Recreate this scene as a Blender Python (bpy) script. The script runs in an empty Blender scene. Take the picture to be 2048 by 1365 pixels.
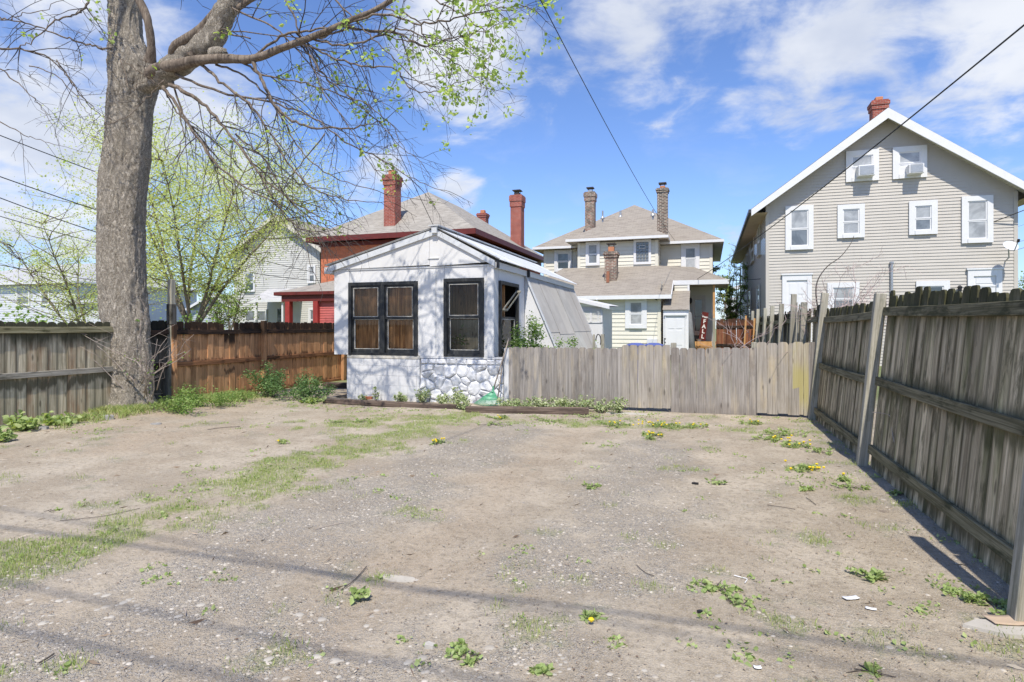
import bpy, math, random
import numpy as np
from mathutils import Vector, Matrix, noise as mnoise
R = math.radians
rnd = random.Random(7)
rng = np.random.default_rng(11)
scene = bpy.context.scene
COL = scene.collection

# ------------------------------------------------------------ camera
CAMZ = 1.47
YAW = R(18.12)
cam_d = bpy.data.cameras.new('camera'); cam = bpy.data.objects.new('camera', cam_d); COL.objects.link(cam)
cam.location = (0, 0, CAMZ); cam.rotation_euler = (R(90), 0, YAW)
cam_d.sensor_width = 36; cam_d.lens = 36*1198/2048; cam_d.shift_y = -27.5/2048
cam_d.clip_start = 0.05; cam_d.clip_end = 2000
scene.camera = cam
scene.render.resolution_x = 1024; scene.render.resolution_y = 682
# ------------------------------------------------------------ sun, exposure
SUN = Vector((0.215, -1.0, 1.50)).normalized()
sl = bpy.data.lights.new('sun', 'SUN'); so = bpy.data.objects.new('sun', sl); COL.objects.link(so)
sl.energy = 4.3; sl.angle = R(0.6); sl.color = (1.0, 0.935, 0.83)
so.rotation_euler = (-SUN).to_track_quat('-Z', 'Y').to_euler()
vs = scene.view_settings
vs.view_transform = 'Standard'; vs.look = 'None'; vs.exposure = 0.36; vs.gamma = 1.0; vs.use_curve_mapping = False
scene.cycles.max_bounces = 6; scene.cycles.transparent_max_bounces = 12
scene.cycles.diffuse_bounces = 3; scene.cycles.glossy_bounces = 3

# ------------------------------------------------------------ node helper
def N(nt, typ, *links, **kw):
    n = nt.nodes.new('ShaderNode' + typ)
    for k, v in kw.items():
        if k.startswith('i_'):
            key = k[2:]; key = int(key) if key.isdigit() else key.replace('_', ' ')
            s = n.inputs[key]
            if isinstance(v, bpy.types.NodeSocket): nt.links.new(v, s)
            else:
                if s.type == 'RGBA' and len(v) == 3: v = (*v, 1)
                s.default_value = v
        else: setattr(n, k, v)
    return n
def fac(n): return n.outputs.get('Fac') or n.outputs[0]
def math_(nt, op, a, b=None, c=None, clamp=False):
    n = nt.nodes.new('ShaderNodeMath'); n.operation = op; n.use_clamp = clamp
    for i, v in enumerate((a, b, c)):
        if v is None: continue
        if isinstance(v, bpy.types.NodeSocket): nt.links.new(v, n.inputs[i])
        else: n.inputs[i].default_value = v
    return n.outputs[0]
def mix(nt, f, a, b, mode='MIX'):
    n = nt.nodes.new('ShaderNodeMix'); n.data_type = 'RGBA'; n.blend_type = mode; n.clamp_factor = True
    for s, v in ((n.inputs[0], f), (n.inputs[6], a), (n.inputs[7], b)):
        if isinstance(v, bpy.types.NodeSocket): nt.links.new(v, s)
        else: s.default_value = v if s.type == 'VALUE' else ((*v, 1) if len(v) == 3 else v)
    return n.outputs[2]
def smap(nt, v, a, b, lo=0.0, hi=1.0):
    n = nt.nodes.new('ShaderNodeMapRange'); n.interpolation_type = 'SMOOTHSTEP'
    nt.links.new(v, n.inputs[0])
    for i, x in ((1, a), (2, b), (3, lo), (4, hi)): n.inputs[i].default_value = x
    return n.outputs[0]
def noise_(nt, vec, scale, detail=4, rough=0.55, dist=0.0):
    n = N(nt, 'TexNoise', i_Scale=scale, i_Detail=detail, i_Roughness=rough, i_Distortion=dist)
    nt.links.new(vec, n.inputs['Vector']); return n.outputs[0]
def mapping(nt, vec, scale=(1, 1, 1), loc=(0, 0, 0), rot=(0, 0, 0)):
    n = N(nt, 'Mapping'); nt.links.new(vec, n.inputs[0])
    n.inputs['Scale'].default_value = scale; n.inputs['Location'].default_value = loc; n.inputs['Rotation'].default_value = rot
    return n.outputs[0]

# ------------------------------------------------------------ world: sky with clouds
def pixdir(px, py):
    r = (px-1024)/1198; u = (655-py)/1198
    c, s = math.cos(YAW), math.sin(YAW)
    return Vector((c*r - s, s*r + c, u)).normalized()
world = bpy.data.worlds.new('World'); scene.world = world; world.use_nodes = True
nt = world.node_tree; nt.nodes.clear()
sky = N(nt, 'TexSky', sky_type='NISHITA', sun_disc=False, sun_elevation=math.asin(SUN.z),
        sun_rotation=math.atan2(SUN.x, SUN.y), air_density=1.0, dust_density=0.25, ozone_density=2.6)
tc = N(nt, 'TexCoord').outputs['Generated']
sep = N(nt, 'SeparateXYZ'); nt.links.new(tc, sep.inputs[0])
zz = math_(nt, 'ADD', math_(nt, 'MAXIMUM', sep.outputs[2], 0.0), 0.28)
cx_ = math_(nt, 'DIVIDE', sep.outputs[0], zz); cy_ = math_(nt, 'DIVIDE', sep.outputs[1], zz)
comb = N(nt, 'CombineXYZ'); nt.links.new(cx_, comb.inputs[0]); nt.links.new(cy_, comb.inputs[1])
big = noise_(nt, comb.outputs[0], 1.3, 3, 0.5)
fine = noise_(nt, comb.outputs[0], 4.2, 9, 0.58, 0.35)
wisp = noise_(nt, mapping(nt, comb.outputs[0], (2.2, 5.0, 1), rot=(0, 0, 0.5)), 1.6, 8, 0.62, 1.2)
# cloud banks that hang in the part of the sky the yard looks at: (px, py, radius, weight) as directions
banks = [(60, 300, .30, .82), (210, 330, .20, .65), (20, 120, .20, .55), (330, 250, .20, .85), (130, 180, .14, .55), (930, 80, .17, 1.0), (850, 20, .15, .7), (1340, 30, .19, .80), (1180, 20, .14, .6),
         (1490, 45, .13, .65), (1350, 130, .08, .5), (1080, 180, .10, .42), (1700, 90, .18, .85), (1760, 165, .13, .75), (1600, 190, .14, .6), (1480, 210, .10, .5), (1560, 255, .06, .3),
         (1980, 60, .20, .8), (1990, 210, .13, .5), (910, 375, .07, .75), (780, 350, .075, .75), (730, 395, .08, .6), (620, 205, .09, .5), (620, 300, .12, .45), (500, 330, .2, .6), (1100, 485, .04, .5), (1470, 480, .05, .5), (300, 560, .3, .35)]
bank = None
for px, py, rad, w in banks:
    vd = N(nt, 'VectorMath', operation='DISTANCE'); nt.links.new(tc, vd.inputs[0]); vd.inputs[1].default_value = pixdir(px, py)
    o = smap(nt, vd.outputs['Value'], 0.0, rad*1.35, w, 0.0)
    bank = o if bank is None else math_(nt, 'MAXIMUM', bank, o)
front = smap(nt, sep.outputs[1], 0.0, 0.45)           # beyond the view the cloud cover follows the noise alone
back_cov = math_(nt, 'MULTIPLY', smap(nt, big, 0.42, 0.62), 0.6)
inv = math_(nt, 'SUBTRACT', 1.0, front)
cover = math_(nt, 'ADD', bank, math_(nt, 'MULTIPLY', back_cov, inv))
body = math_(nt, 'ADD', math_(nt, 'MULTIPLY', fine, 1.02), math_(nt, 'MULTIPLY', wisp, 0.18))
dens = math_(nt, 'ADD', math_(nt, 'MULTIPLY', cover, 0.62), math_(nt, 'SUBTRACT', body, 0.92))
mask = smap(nt, dens, -0.10, 0.20)
thin = math_(nt, 'MULTIPLY', smap(nt, body, 0.60, 0.80), 0.10)
mask = math_(nt, 'MAXIMUM', mask, thin)
mask = math_(nt, 'MULTIPLY', mask, 0.93)
shade = smap(nt, noise_(nt, comb.outputs[0], 2.4, 5, 0.55), 0.35, 0.65)
ccol = mix(nt, shade, (4.6, 5.0, 5.9), (6.4, 6.6, 7.0))
hor = smap(nt, sep.outputs[2], 0.0, 0.28, 0.22, 0.0)
skyc = mix(nt, 1.0, sky.outputs[0], (0.95, 1.08, 1.40), 'MULTIPLY')
skyc = mix(nt, hor, skyc, (3.4, 4.4, 6.0))
c = mix(nt, mask, skyc, ccol)
bg = N(nt, 'Background', i_Color=c, i_Strength=0.112)
ow = N(nt, 'OutputWorld'); nt.links.new(bg.outputs[0], ow.inputs[0])

# ------------------------------------------------------------ geometry helpers
C_, S_ = math.cos(YAW), math.sin(YAW)
def at(px, py, d):                      # pixel + depth along the view -> point
    r = (px-1024)/1198*d
    return Vector((C_*r - S_*d, S_*r + C_*d, CAMZ + (655-py)/1198*d))
def pw(px, py, Y):                      # pixel on the plane y = Y -> (x, z)
    t = (px-1024)/1198
    X = Y*(t*C_ - S_)/(C_ + t*S_); d = -S_*X + C_*Y
    return X, CAMZ + (655-py)/1198*d
def px_x(px, Y): return pw(px, 0, Y)[0]
def pyz(X, Y, py): return CAMZ + (655-py)/1198*(-S_*X + C_*Y)
def gr(px, py):                         # pixel on the ground -> (x, y)
    d = 1198*CAMZ/(py-655); r = (px-1024)/1198*d
    return C_*r - S_*d, S_*r + C_*d
def xwallY(px, X):                      # pixel column on the plane x = X -> y
    t = (px-1024)/1198
    return X*(C_ + t*S_)/(t*C_ - S_)

ORG = {}
def props(o, label=None, cat=None, group=None, kind=None):
    if label: o['label'] = label
    if cat: o['category'] = cat
    if group: o['group'] = group
    if kind: o['kind'] = kind
    return o
def thing(name, label, cat, loc=(0, 0, 0), rot=(0, 0, 0), group=None):
    o = bpy.data.objects.new(name, None); COL.objects.link(o)
    o.location = loc; o.rotation_euler = rot; o.empty_display_size = .2
    ORG[o] = Vector(loc) if tuple(rot) == (0, 0, 0) else Vector((0, 0, 0))
    return props(o, label, cat, group)
def shade_smooth(me): me.polygons.foreach_set('use_smooth', [True]*len(me.polygons))
def add_uv(me):
    uv = me.uv_layers.new(name='UVMap'); co = [v.co for v in me.vertices]; data = uv.data
    Z = Vector((0, 0, 1))
    for p in me.polygons:
        n = p.normal
        u = Z.cross(n)
        u = Vector((1, 0, 0)) if u.length < 0.05 else u.normalized()
        v = n.cross(u)
        for li, vi in zip(p.loop_indices, p.vertices):
            c = co[vi]; data[li].uv = (c.dot(u), c.dot(v))
class MB:
    def __init__(s): s.v = []; s.f = []
    def face(s, *pts):
        i = len(s.v); s.v += [tuple(p) for p in pts]; s.f.append(tuple(range(i, i+len(pts))))
    def box(s, x0, x1, y0, y1, z0, z1, xf=None):
        P = [(x0, y0, z0), (x1, y0, z0), (x1, y1, z0), (x0, y1, z0), (x0, y0, z1), (x1, y0, z1), (x1, y1, z1), (x0, y1, z1)]
        if xf: P = [xf(*p) for p in P]
        i = len(s.v); s.v += [tuple(p) for p in P]
        for f in ((3, 2, 1, 0), (4, 5, 6, 7), (0, 1, 5, 4), (1, 2, 6, 5), (2, 3, 7, 6), (3, 0, 4, 7)): s.f.append(tuple(i+k for k in f))
        return s
    def bar(s, a, b, w, h=None, up=(0, 0, 1)):   # rectangular bar from a to b
        h = h or w; a = Vector(a); b = Vector(b); t = (b-a).normalized(); up = Vector(up)
        sd = t.cross(up)
        if sd.length < 1e-4: sd = t.cross(Vector((1, 0, 0)))
        sd.normalize(); u = sd.cross(t)
        P = [p + sd*(sx*w/2) + u*(sz*h/2) for p in (a, b) for sx, sz in ((-1, -1), (1, -1), (1, 1), (-1, 1))]
        i = len(s.v); s.v += [tuple(p) for p in P]
        for f in ((0, 1, 2, 3), (7, 6, 5, 4), (0, 4, 5, 1), (1, 5, 6, 2), (2, 6, 7, 3), (3, 7, 4, 0)): s.f.append(tuple(i+k for k in f))
        return s
    def tube(s, pts, rad, n=6, cap=True):
        pts = [Vector(p) for p in pts]; m = len(pts)
        if not hasattr(rad, '__len__'): rad = [rad]*m
        base = len(s.v); prev = None
        for k, p in enumerate(pts):
            t = (pts[min(k+1, m-1)] - pts[max(k-1, 0)])
            if t.length < 1e-9: t = Vector((0, 0, 1))
            t.normalize()
            if prev is None:
                a = Vector((0, 0, 1)) if abs(t.z) < .9 else Vector((1, 0, 0)); u = t.cross(a).normalized()
            else:
                u = prev - t*prev.dot(t)
                u = u.normalized() if u.length > 1e-6 else t.orthogonal().normalized()
            prev = u; w = t.cross(u)
            for j in range(n):
                an = 2*math.pi*j/n; q = p + (u*math.cos(an) + w*math.sin(an))*rad[k]; s.v.append((q.x, q.y, q.z))
        for k in range(m-1):
            for j in range(n):
                a = base+k*n+j; b = base+k*n+(j+1) % n; s.f.append((a, b, b+n, a+n))
        if cap:
            s.f.append(tuple(base+j for j in range(n-1, -1, -1))); s.f.append(tuple(base+(m-1)*n+j for j in range(n)))
        return s
    def prism(s, poly, y0, y1, xf=None):     # polygon in x-z extruded in y
        n = len(poly); P = [(x, y0, z) for x, z in poly] + [(x, y1, z) for x, z in poly]
        if xf: P = [xf(*p) for p in P]
        i = len(s.v); s.v += [tuple(p) for p in P]
        s.f.append(tuple(i+k for k in range(n))); s.f.append(tuple(i+n+k for k in range(n-1, -1, -1)))
        for k in range(n): s.f.append((i+(k+1) % n, i+k, i+n+k, i+n+(k+1) % n))
        return s
    def lathe(s, c, prof, n=16):             # prof: list of (r, z)
        base = len(s.v); c = Vector(c)
        for r, z in prof:
            for j in range(n):
                a = 2*math.pi*j/n; s.v.append((c.x+r*math.cos(a), c.y+r*math.sin(a), c.z+z))
        for k in range(len(prof)-1):
            for j in range(n):
                a = base+k*n+j; b = base+k*n+(j+1) % n; s.f.append((a, b, b+n, a+n))
        s.f.append(tuple(base+j for j in range(n-1, -1, -1))); s.f.append(tuple(base+(len(prof)-1)*n+j for j in range(n)))
        return s
    def build(s, name, mat, parent=None, uv=False, smooth=False, label=None, bev=0):
        org = ORG.get(parent, Vector((0, 0, 0)))
        me = bpy.data.meshes.new(name)
        me.from_pydata([(x-org.x, y-org.y, z-org.z) for x, y, z in s.v], [], s.f)
        me.materials.append(mat); me.update()
        if uv: add_uv(me)
        if smooth: shade_smooth(me)
        o = bpy.data.objects.new(name, me); COL.objects.link(o)
        if parent: o.parent = parent; ORG[o] = org
        if label: o['label'] = label
        if bev:
            b = o.modifiers.new('bevel', 'BEVEL'); b.width = bev; b.segments = 1; b.limit_method = 'ANGLE'
        return o
def inst(name, me, parent, loc, rot=(0, 0, 0), sc=(1, 1, 1)):
    o = bpy.data.objects.new(name, me); COL.objects.link(o)
    o.parent = parent; o.location = loc; o.rotation_euler = rot; o.scale = sc
    return o
def np_mesh(name, V, F, mat, parent=None, smooth=False, kind=None):
    V = np.asarray(V, dtype=np.float32); F = np.asarray(F, dtype=np.int32); k = F.shape[1]
    org = ORG.get(parent, Vector((0, 0, 0))); V = V - np.array(org, dtype=np.float32)
    me = bpy.data.meshes.new(name); me.vertices.add(len(V)); me.vertices.foreach_set('co', V.ravel())
    me.loops.add(F.size); me.loops.foreach_set('vertex_index', F.ravel())
    me.polygons.add(len(F)); me.polygons.foreach_set('loop_start', np.arange(0, F.size, k, dtype=np.int32))
    me.materials.append(mat)
    if smooth: me.polygons.foreach_set('use_smooth', np.ones(len(F), dtype=bool))
    me.update(calc_edges=True)
    o = bpy.data.objects.new(name, me); COL.objects.link(o)
    if parent: o.parent = parent; ORG[o] = org
    if kind: o['kind'] = kind
    return o
def catmull(P, n=6):
    P = [Vector(p) for p in P]; Q = [P[0]*2-P[1]] + P + [P[-1]*2-P[-2]]; out = []
    for i in range(1, len(Q)-2):
        a, b, c, d = Q[i-1:i+3]
        for k in range(n):
            t = k/n
            out.append(0.5*((2*b) + (c-a)*t + (2*a-5*b+4*c-d)*t*t + (3*b-a-3*c+d)*t**3))
    out.append(P[-1]); return out
# value noise, vectorised
_tab = rng.random((256, 256))
def vn(x, y, sc, ox=0, oy=0):
    x = np.asarray(x)*sc+ox+50; y = np.asarray(y)*sc+oy+50
    xi = np.floor(x).astype(int); yi = np.floor(y).astype(int); fx = x-xi; fy = y-yi
    fx = fx*fx*(3-2*fx); fy = fy*fy*(3-2*fy)
    g = lambda a, b: _tab[a % 256, b % 256]
    return (g(xi, yi)*(1-fx)+g(xi+1, yi)*fx)*(1-fy) + (g(xi, yi+1)*(1-fx)+g(xi+1, yi+1)*fx)*fy
def fbm(x, y, sc, o=4, ox=0):
    s = 0; a = .5; t = 0
    for i in range(o):
        s = s + a*vn(x, y, sc*2**i, ox+i*17.3, i*9.1+ox); t += a; a *= .55
    return s/t
def sst(v, a, b): 
    t = np.clip((v-a)/(b-a), 0, 1); return t*t*(3-2*t)

# ------------------------------------------------------------ materials
def mat_new(name):
    m = bpy.data.materials.new(name); m.use_nodes = True; nt = m.node_tree; nt.nodes.clear()
    out = N(nt, 'OutputMaterial'); b = N(nt, 'BsdfPrincipled'); nt.links.new(b.outputs[0], out.inputs[0])
    return m, nt, b, out
def setc(nt, b, key, v):
    s = b.inputs[key]
    if isinstance(v, bpy.types.NodeSocket): nt.links.new(v, s)
    else: s.default_value = (*v, 1) if (hasattr(v, '__len__') and len(v) == 3) else v
def bump(nt, b, h, strength=0.5, dist=0.01):
    n = N(nt, 'Bump', i_Strength=strength, i_Distance=dist); nt.links.new(h, n.inputs['Height']); nt.links.new(n.outputs[0], b.inputs['Normal'])
def paint(name, col, rough=.55, var=.12, dirt=None, dirt_amt=.25, sc=3.0, bumpamt=.15, metal=0, vert=True):
    m, nt, b, out = mat_new(name)
    oc = N(nt, 'TexCoord').outputs['Object']
    n1 = noise_(nt, oc, sc, 6, .6)
    ms = mapping(nt, oc, (9, 9, 0.9) if vert else (6, 6, 6)); n2 = noise_(nt, ms, 1.4, 6, .65)
    f = smap(nt, n1, .35, .7)
    dk = tuple(x*(1-var) for x in col)
    c = mix(nt, f, dk, col)
    if dirt: c = mix(nt, math_(nt, 'MULTIPLY', smap(nt, n2, .52, .78), dirt_amt), c, dirt)
    setc(nt, b, 'Base Color', c); setc(nt, b, 'Roughness', rough); setc(nt, b, 'Metallic', metal)
    b.inputs['Specular IOR Level'].default_value = .3
    if bumpamt: bump(nt, b, noise_(nt, oc, 60, 4, .6), bumpamt, .004)
    return m
def wood(name, light, dark, mold=(.03, .035, .02), mold_amt=.5, ztop=None, zband=(), stain=None, stain_amt=0, var=.35, rough=.85, grain=28, gdir='z', speck=0, edge=0):
    m, nt, b, out = mat_new(name)
    oc = N(nt, 'TexCoord').outputs['Object']; oi = N(nt, 'ObjectInfo').outputs['Random']
    off = N(nt, 'CombineXYZ'); nt.links.new(math_(nt, 'MULTIPLY', oi, 37.0), off.inputs[0]); nt.links.new(math_(nt, 'MULTIPLY', oi, 91.0), off.inputs[1]); nt.links.new(math_(nt, 'MULTIPLY', oi, 13.0), off.inputs[2])
    va = N(nt, 'VectorMath', operation='ADD'); nt.links.new(oc, va.inputs[0]); nt.links.new(off.outputs[0], va.inputs[1]); v = va.outputs[0]
    st = {'z': (grain, grain, 1.3), 'x': (1.3, grain, grain)}[gdir]
    g = noise_(nt, mapping(nt, v, st), 1.0, 6, .65, .8)
    g2 = noise_(nt, mapping(nt, v, tuple(x*4 if x > 2 else x for x in st)), 1.0, 3, .6)
    lo = noise_(nt, mapping(nt, v, {'z': (6, 6, 1.2), 'x': (1.2, 6, 6)}[gdir]), 1.0, 5, .6)
    c = mix(nt, smap(nt, g, .32, .68), dark, light)
    c = mix(nt, math_(nt, 'MULTIPLY', smap(nt, g2, .48, .62), .55), c, tuple(x*.55 for x in dark))
    if stain: c = mix(nt, math_(nt, 'MULTIPLY', smap(nt, lo, .48, .72), stain_amt), c, stain)
    # knots
    vo = N(nt, 'TexVoronoi', i_Scale=1.0); nt.links.new(mapping(nt, v, {'z': (7, 7, 2.2), 'x': (2.2, 7, 7)}[gdir]), vo.inputs['Vector'])
    kn = smap(nt, vo.outputs['Distance'], .06, .16, .8, 0)
    c = mix(nt, kn, c, tuple(x*.35 for x in dark))
    mold_shade = smap(nt, noise_(nt, mapping(nt, v, (5, 5, 1.6) if gdir == 'z' else (1.6, 5, 5)), 1.0, 7, .7), .50, .64)
    mold_shade = math_(nt, 'MULTIPLY', mold_shade, mold_amt)
    sp = N(nt, 'SeparateXYZ'); nt.links.new(oc, sp.inputs[0])
    zn = math_(nt, 'ADD', sp.outputs[2], math_(nt, 'MULTIPLY', math_(nt, 'SUBTRACT', lo, .5), .55))
    for (z0, z1, amt) in ([(ztop[0], ztop[1], ztop[2])] if ztop else []):
        mold_shade = math_(nt, 'MAXIMUM', mold_shade, smap(nt, zn, z0, z1, 0, amt))
    for (zc, hw, amt) in zband:
        dd = math_(nt, 'ABSOLUTE', math_(nt, 'SUBTRACT', zn, zc)); mold_shade = math_(nt, 'MAXIMUM', mold_shade, smap(nt, dd, hw*.3, hw, amt, 0))
    if edge:  # shading of cupped boards painted along the long edges, in the mold colour
        ax = math_(nt, 'ADD', math_(nt, 'ABSOLUTE', sp.outputs[0]), math_(nt, 'MULTIPLY', math_(nt, 'SUBTRACT', g, .5), .05)); mold_shade = math_(nt, 'MAXIMUM', mold_shade, smap(nt, ax, .040, .070, 0, edge))
    c = mix(nt, mold_shade, c, mold)
    val = math_(nt, 'ADD', 1-var*.5, math_(nt, 'MULTIPLY', oi, var))
    hv = N(nt, 'HueSaturation'); nt.links.new(c, hv.inputs['Color']); nt.links.new(val, hv.inputs['Value'])
    setc(nt, b, 'Base Color', hv.outputs[0]); setc(nt, b, 'Roughness', rough); b.inputs['Specular IOR Level'].default_value = .2
    bump(nt, b, math_(nt, 'ADD', g, math_(nt, 'MULTIPLY', g2, .4)), .55, .006)
    return m
def brickmat(name, c1, c2, mortar, bw=.215, bh=.075, dirt=None, dirt_amt=0, ms=.010, spread=.5):
    m, nt, b, out = mat_new(name)
    uv = N(nt, 'TexCoord').outputs['UV']
    br = N(nt, 'TexBrick', i_Color1=c1, i_Color2=c2, i_Mortar=mortar, i_Scale=1.0); br.inputs['Mortar Size'].default_value = ms
    br.inputs['Brick Width'].default_value = bw; br.inputs['Row Height'].default_value = bh; br.inputs['Mortar Smooth'].default_value = .1; br.inputs['Bias'].default_value = 0
    nt.links.new(uv, br.inputs[0])
    oc = N(nt, 'TexCoord').outputs['Object']
    c = mix(nt, math_(nt, 'MULTIPLY', smap(nt, noise_(nt, oc, 6, 6, .65), .4, .7), .45), br.outputs['Color'], tuple(x*spread for x in c1))
    if dirt: c = mix(nt, math_(nt, 'MULTIPLY', smap(nt, noise_(nt, mapping(nt, oc, (2, 2, 1)), 1.6, 6, .7), .42, .62), dirt_amt), c, dirt)
    setc(nt, b, 'Base Color', c); setc(nt, b, 'Roughness', .9)
    bump(nt, b, math_(nt, 'SUBTRACT', 1.0, br.outputs['Fac']), .7, .012)
    return m
def shinglemat(name, c1, c2, c3):
    m, nt, b, out = mat_new(name)
    uv = N(nt, 'TexCoord').outputs['UV']
    br = N(nt, 'TexBrick', i_Color1=c1, i_Color2=c2, i_Mortar=tuple(x*.45 for x in c1), i_Scale=1.0)
    br.inputs['Mortar Size'].default_value = .008; br.inputs['Brick Width'].default_value = .30; br.inputs['Row Height'].default_value = .145
    br.inputs['Mortar Smooth'].default_value = .3; nt.links.new(uv, br.inputs[0])
    st = noise_(nt, mapping(nt, uv, (1.6, 7.5, 1)), 1.0, 5, .7)
    c = mix(nt, smap(nt, st, .38, .66), br.outputs['Color'], c3)
    c = mix(nt, math_(nt, 'MULTIPLY', smap(nt, noise_(nt, uv, .55, 4, .6), .45, .7), .35), c, tuple(x*.72 for x in c1))
    c = mix(nt, math_(nt, 'MULTIPLY', smap(nt, noise_(nt, uv, 60, 2, .6), .45, .7), .3), c, tuple(x*1.35 for x in c2))
    setc(nt, b, 'Base Color', c); setc(nt, b, 'Roughness', .95); b.inputs['Specular IOR Level'].default_value = .15
    bump(nt, b, br.outputs['Fac'], -.5, .008)
    return m
def leafmat(name, cols, trans=.35, sat_var=.25):
    m, nt, b, out = mat_new(name)
    g = N(nt, 'NewGeometry'); r = g.outputs['Random Per Island']
    cr = N(nt, 'ValToRGB'); nt.links.new(r, cr.inputs[0]); els = cr.color_ramp.elements
    while len(els) < len(cols): els.new(.5)
    for i, cc in enumerate(cols): els[i].position = i/(len(cols)-1); els[i].color = (*cc, 1)
    setc(nt, b, 'Base Color', cr.outputs[0]); setc(nt, b, 'Roughness', .6); b.inputs['Specular IOR Level'].default_value = .3
    tr = N(nt, 'BsdfTranslucent'); nt.links.new(mix(nt, 1, cr.outputs[0], (1.25, 1.35, .55), 'MULTIPLY'), tr.inputs[0])
    ms = N(nt, 'MixShader'); ms.inputs[0].default_value = trans
    nt.links.new(b.outputs[0], ms.inputs[1]); nt.links.new(tr.outputs[0], ms.inputs[2]); nt.links.new(ms.outputs[0], out.inputs[0])
    return m
def simple(name, col, rough=.5, metal=0, spec=.5):
    m, nt, b, out = mat_new(name); oc = N(nt, 'TexCoord').outputs['Object']
    c = mix(nt, smap(nt, noise_(nt, oc, 14, 4, .6), .35, .7), tuple(x*.82 for x in col), col)
    setc(nt, b, 'Base Color', c); setc(nt, b, 'Roughness', rough); setc(nt, b, 'Metallic', metal); b.inputs['Specular IOR Level'].default_value = spec
    return m
def panemat(name, col, rough=.06):
    m, nt, b, out = mat_new(name); oc = N(nt, 'TexCoord').outputs['Object']
    c = mix(nt, smap(nt, noise_(nt, oc, 1.7, 4, .6, .6), .35, .7), tuple(x*.55 for x in col), col)
    setc(nt, b, 'Base Color', c); setc(nt, b, 'Roughness', rough); b.inputs['Specular IOR Level'].default_value = .75
    bump(nt, b, noise_(nt, oc, 1.2, 2, .5), .05, .02)
    return m
M = {}
M['white_paint'] = paint('white_paint', (.69, .685, .675), .55, .06, (.50, .50, .50), .28, 2.0, .12)
M['white_trim'] = paint('white_trim', (.70, .70, .70), .45, .05, (.56, .55, .52), .15, 4, .05)
M['white_block'] = paint('white_block', (.69, .685, .675), .7, .08, (.45, .45, .44), .3, 3, .35)
M['white_stone'] = paint('white_stone', (.71, .71, .715), .75, .10, (.50, .52, .50), .25, 8, .5, vert=False)
M['joint'] = paint('joint_mortar', (.42, .42, .42), .9, .3, (.2, .2, .19), .4, 8, .4)
M['black_frame'] = paint('black_frame_paint', (.035, .037, .038), .5, .3, (.16, .16, .15), .5, 7, .3)
M['putty'] = paint('putty', (.62, .60, .55), .8, .3, (.2, .18, .15), .6, 12, .3)
M['alu'] = paint('aluminium', (.62, .64, .66), .4, .12, (.4, .4, .4), .3, 4, .1)
M['plywood'] = wood('brown_plywood', (.50, .27, .125), (.27, .135, .06), mold_amt=.25, grain=14, var=.3)
M['orange_stud'] = wood('orange_stud', (.62, .32, .13), (.25, .11, .045), mold_amt=.1, grain=18, var=.2)
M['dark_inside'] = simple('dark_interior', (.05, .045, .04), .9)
M['olive_inside'] = wood('olive_panel', (.50, .44, .32), (.36, .31, .22), mold_amt=.15, grain=9, var=.1)
M['cream_siding'] = paint('cream_vinyl', (.69, .66, .56), .5, .05, (.52, .48, .36), .15, 1.5, .04)
M['grey_siding'] = paint('grey_vinyl', (.51, .475, .42), .5, .05, (.33, .31, .28), .2, 1.5, .04)
M['pale_siding'] = paint('pale_vinyl', (.55, .54, .50), .5, .07, (.45, .44, .4), .25, 1.5, .04)
M['white_siding'] = paint('white_vinyl', (.60, .61, .64), .5, .05, (.5, .5, .5), .15, 1.5, .04)
M['blue_siding'] = paint('bluegrey_vinyl', (.42, .46, .50), .5, .08, None, 0, 1.5, .04)
M['pink_siding'] = paint('faded_red_boards', (.52, .13, .12), .6, .15, (.25, .05, .05), .3, 2, .1)
M['red_paint'] = paint('oxblood_paint', (.15, .028, .024), .5, .2, (.06, .015, .012), .3, 3, .1)
M['post_red'] = paint('red_post_paint', (.34, .045, .04), .5, .2, (.1, .02, .02), .3, 3, .1)
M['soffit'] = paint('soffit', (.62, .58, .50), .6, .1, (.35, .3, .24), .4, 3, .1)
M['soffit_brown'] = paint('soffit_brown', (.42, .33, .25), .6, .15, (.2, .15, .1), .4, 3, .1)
M['gutter_dark'] = simple('dark_gutter', (.05, .045, .045), .4)
M['shingle_brown'] = shinglemat('brown_shingle', (.31, .275, .235), (.225, .197, .168), (.315, .285, .24))
M['shingle_grey'] = shinglemat('grey_shingle', (.31, .285, .25), (.235, .215, .188), (.385, .36, .315))
M['shingle_light'] = shinglemat('light_shingle', (.42, .42, .42), (.34, .34, .35), (.5, .5, .5))
M['brick_red'] = brickmat('red_brick', (.40, .085, .05), (.29, .05, .035), (.42, .30, .25), dirt=(.16, .04, .03), dirt_amt=.35)
M['brick_orange'] = brickmat('orange_red_brick', (.66, .20, .095), (.58, .165, .075), (.42, .20, .13), dirt=(.36, .09, .05), dirt_amt=.2, ms=.006)
M['brick_old'] = brickmat('weathered_brick', (.20, .15, .115), (.34, .13, .09), (.50, .46, .38), dirt=(.06, .055, .05), dirt_amt=.6, ms=.014)
M['brick_black'] = brickmat('sooty_brick', (.045, .038, .035), (.16, .075, .055), (.50, .44, .36), dirt=(.05, .045, .04), dirt_amt=.35, ms=.016)
M['clay'] = simple('clay_flue', (.52, .22, .11), .8)
M['metal_dark'] = simple('rusty_dark_metal', (.05, .04, .035), .6, .3)
M['metal_grey'] = simple('galvanised', (.42, .44, .46), .4, .5)
M['rust'] = simple('rusty_steel', (.27, .105, .055), .8)
M['pane_blind'] = panemat('pane_with_blind', (.44, .45, .45), .12)
M['pane_dark'] = panemat('dark_pane', (.06, .075, .085), .05)
M['pane_mid'] = panemat('grey_pane', (.20, .22, .235), .06)
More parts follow.
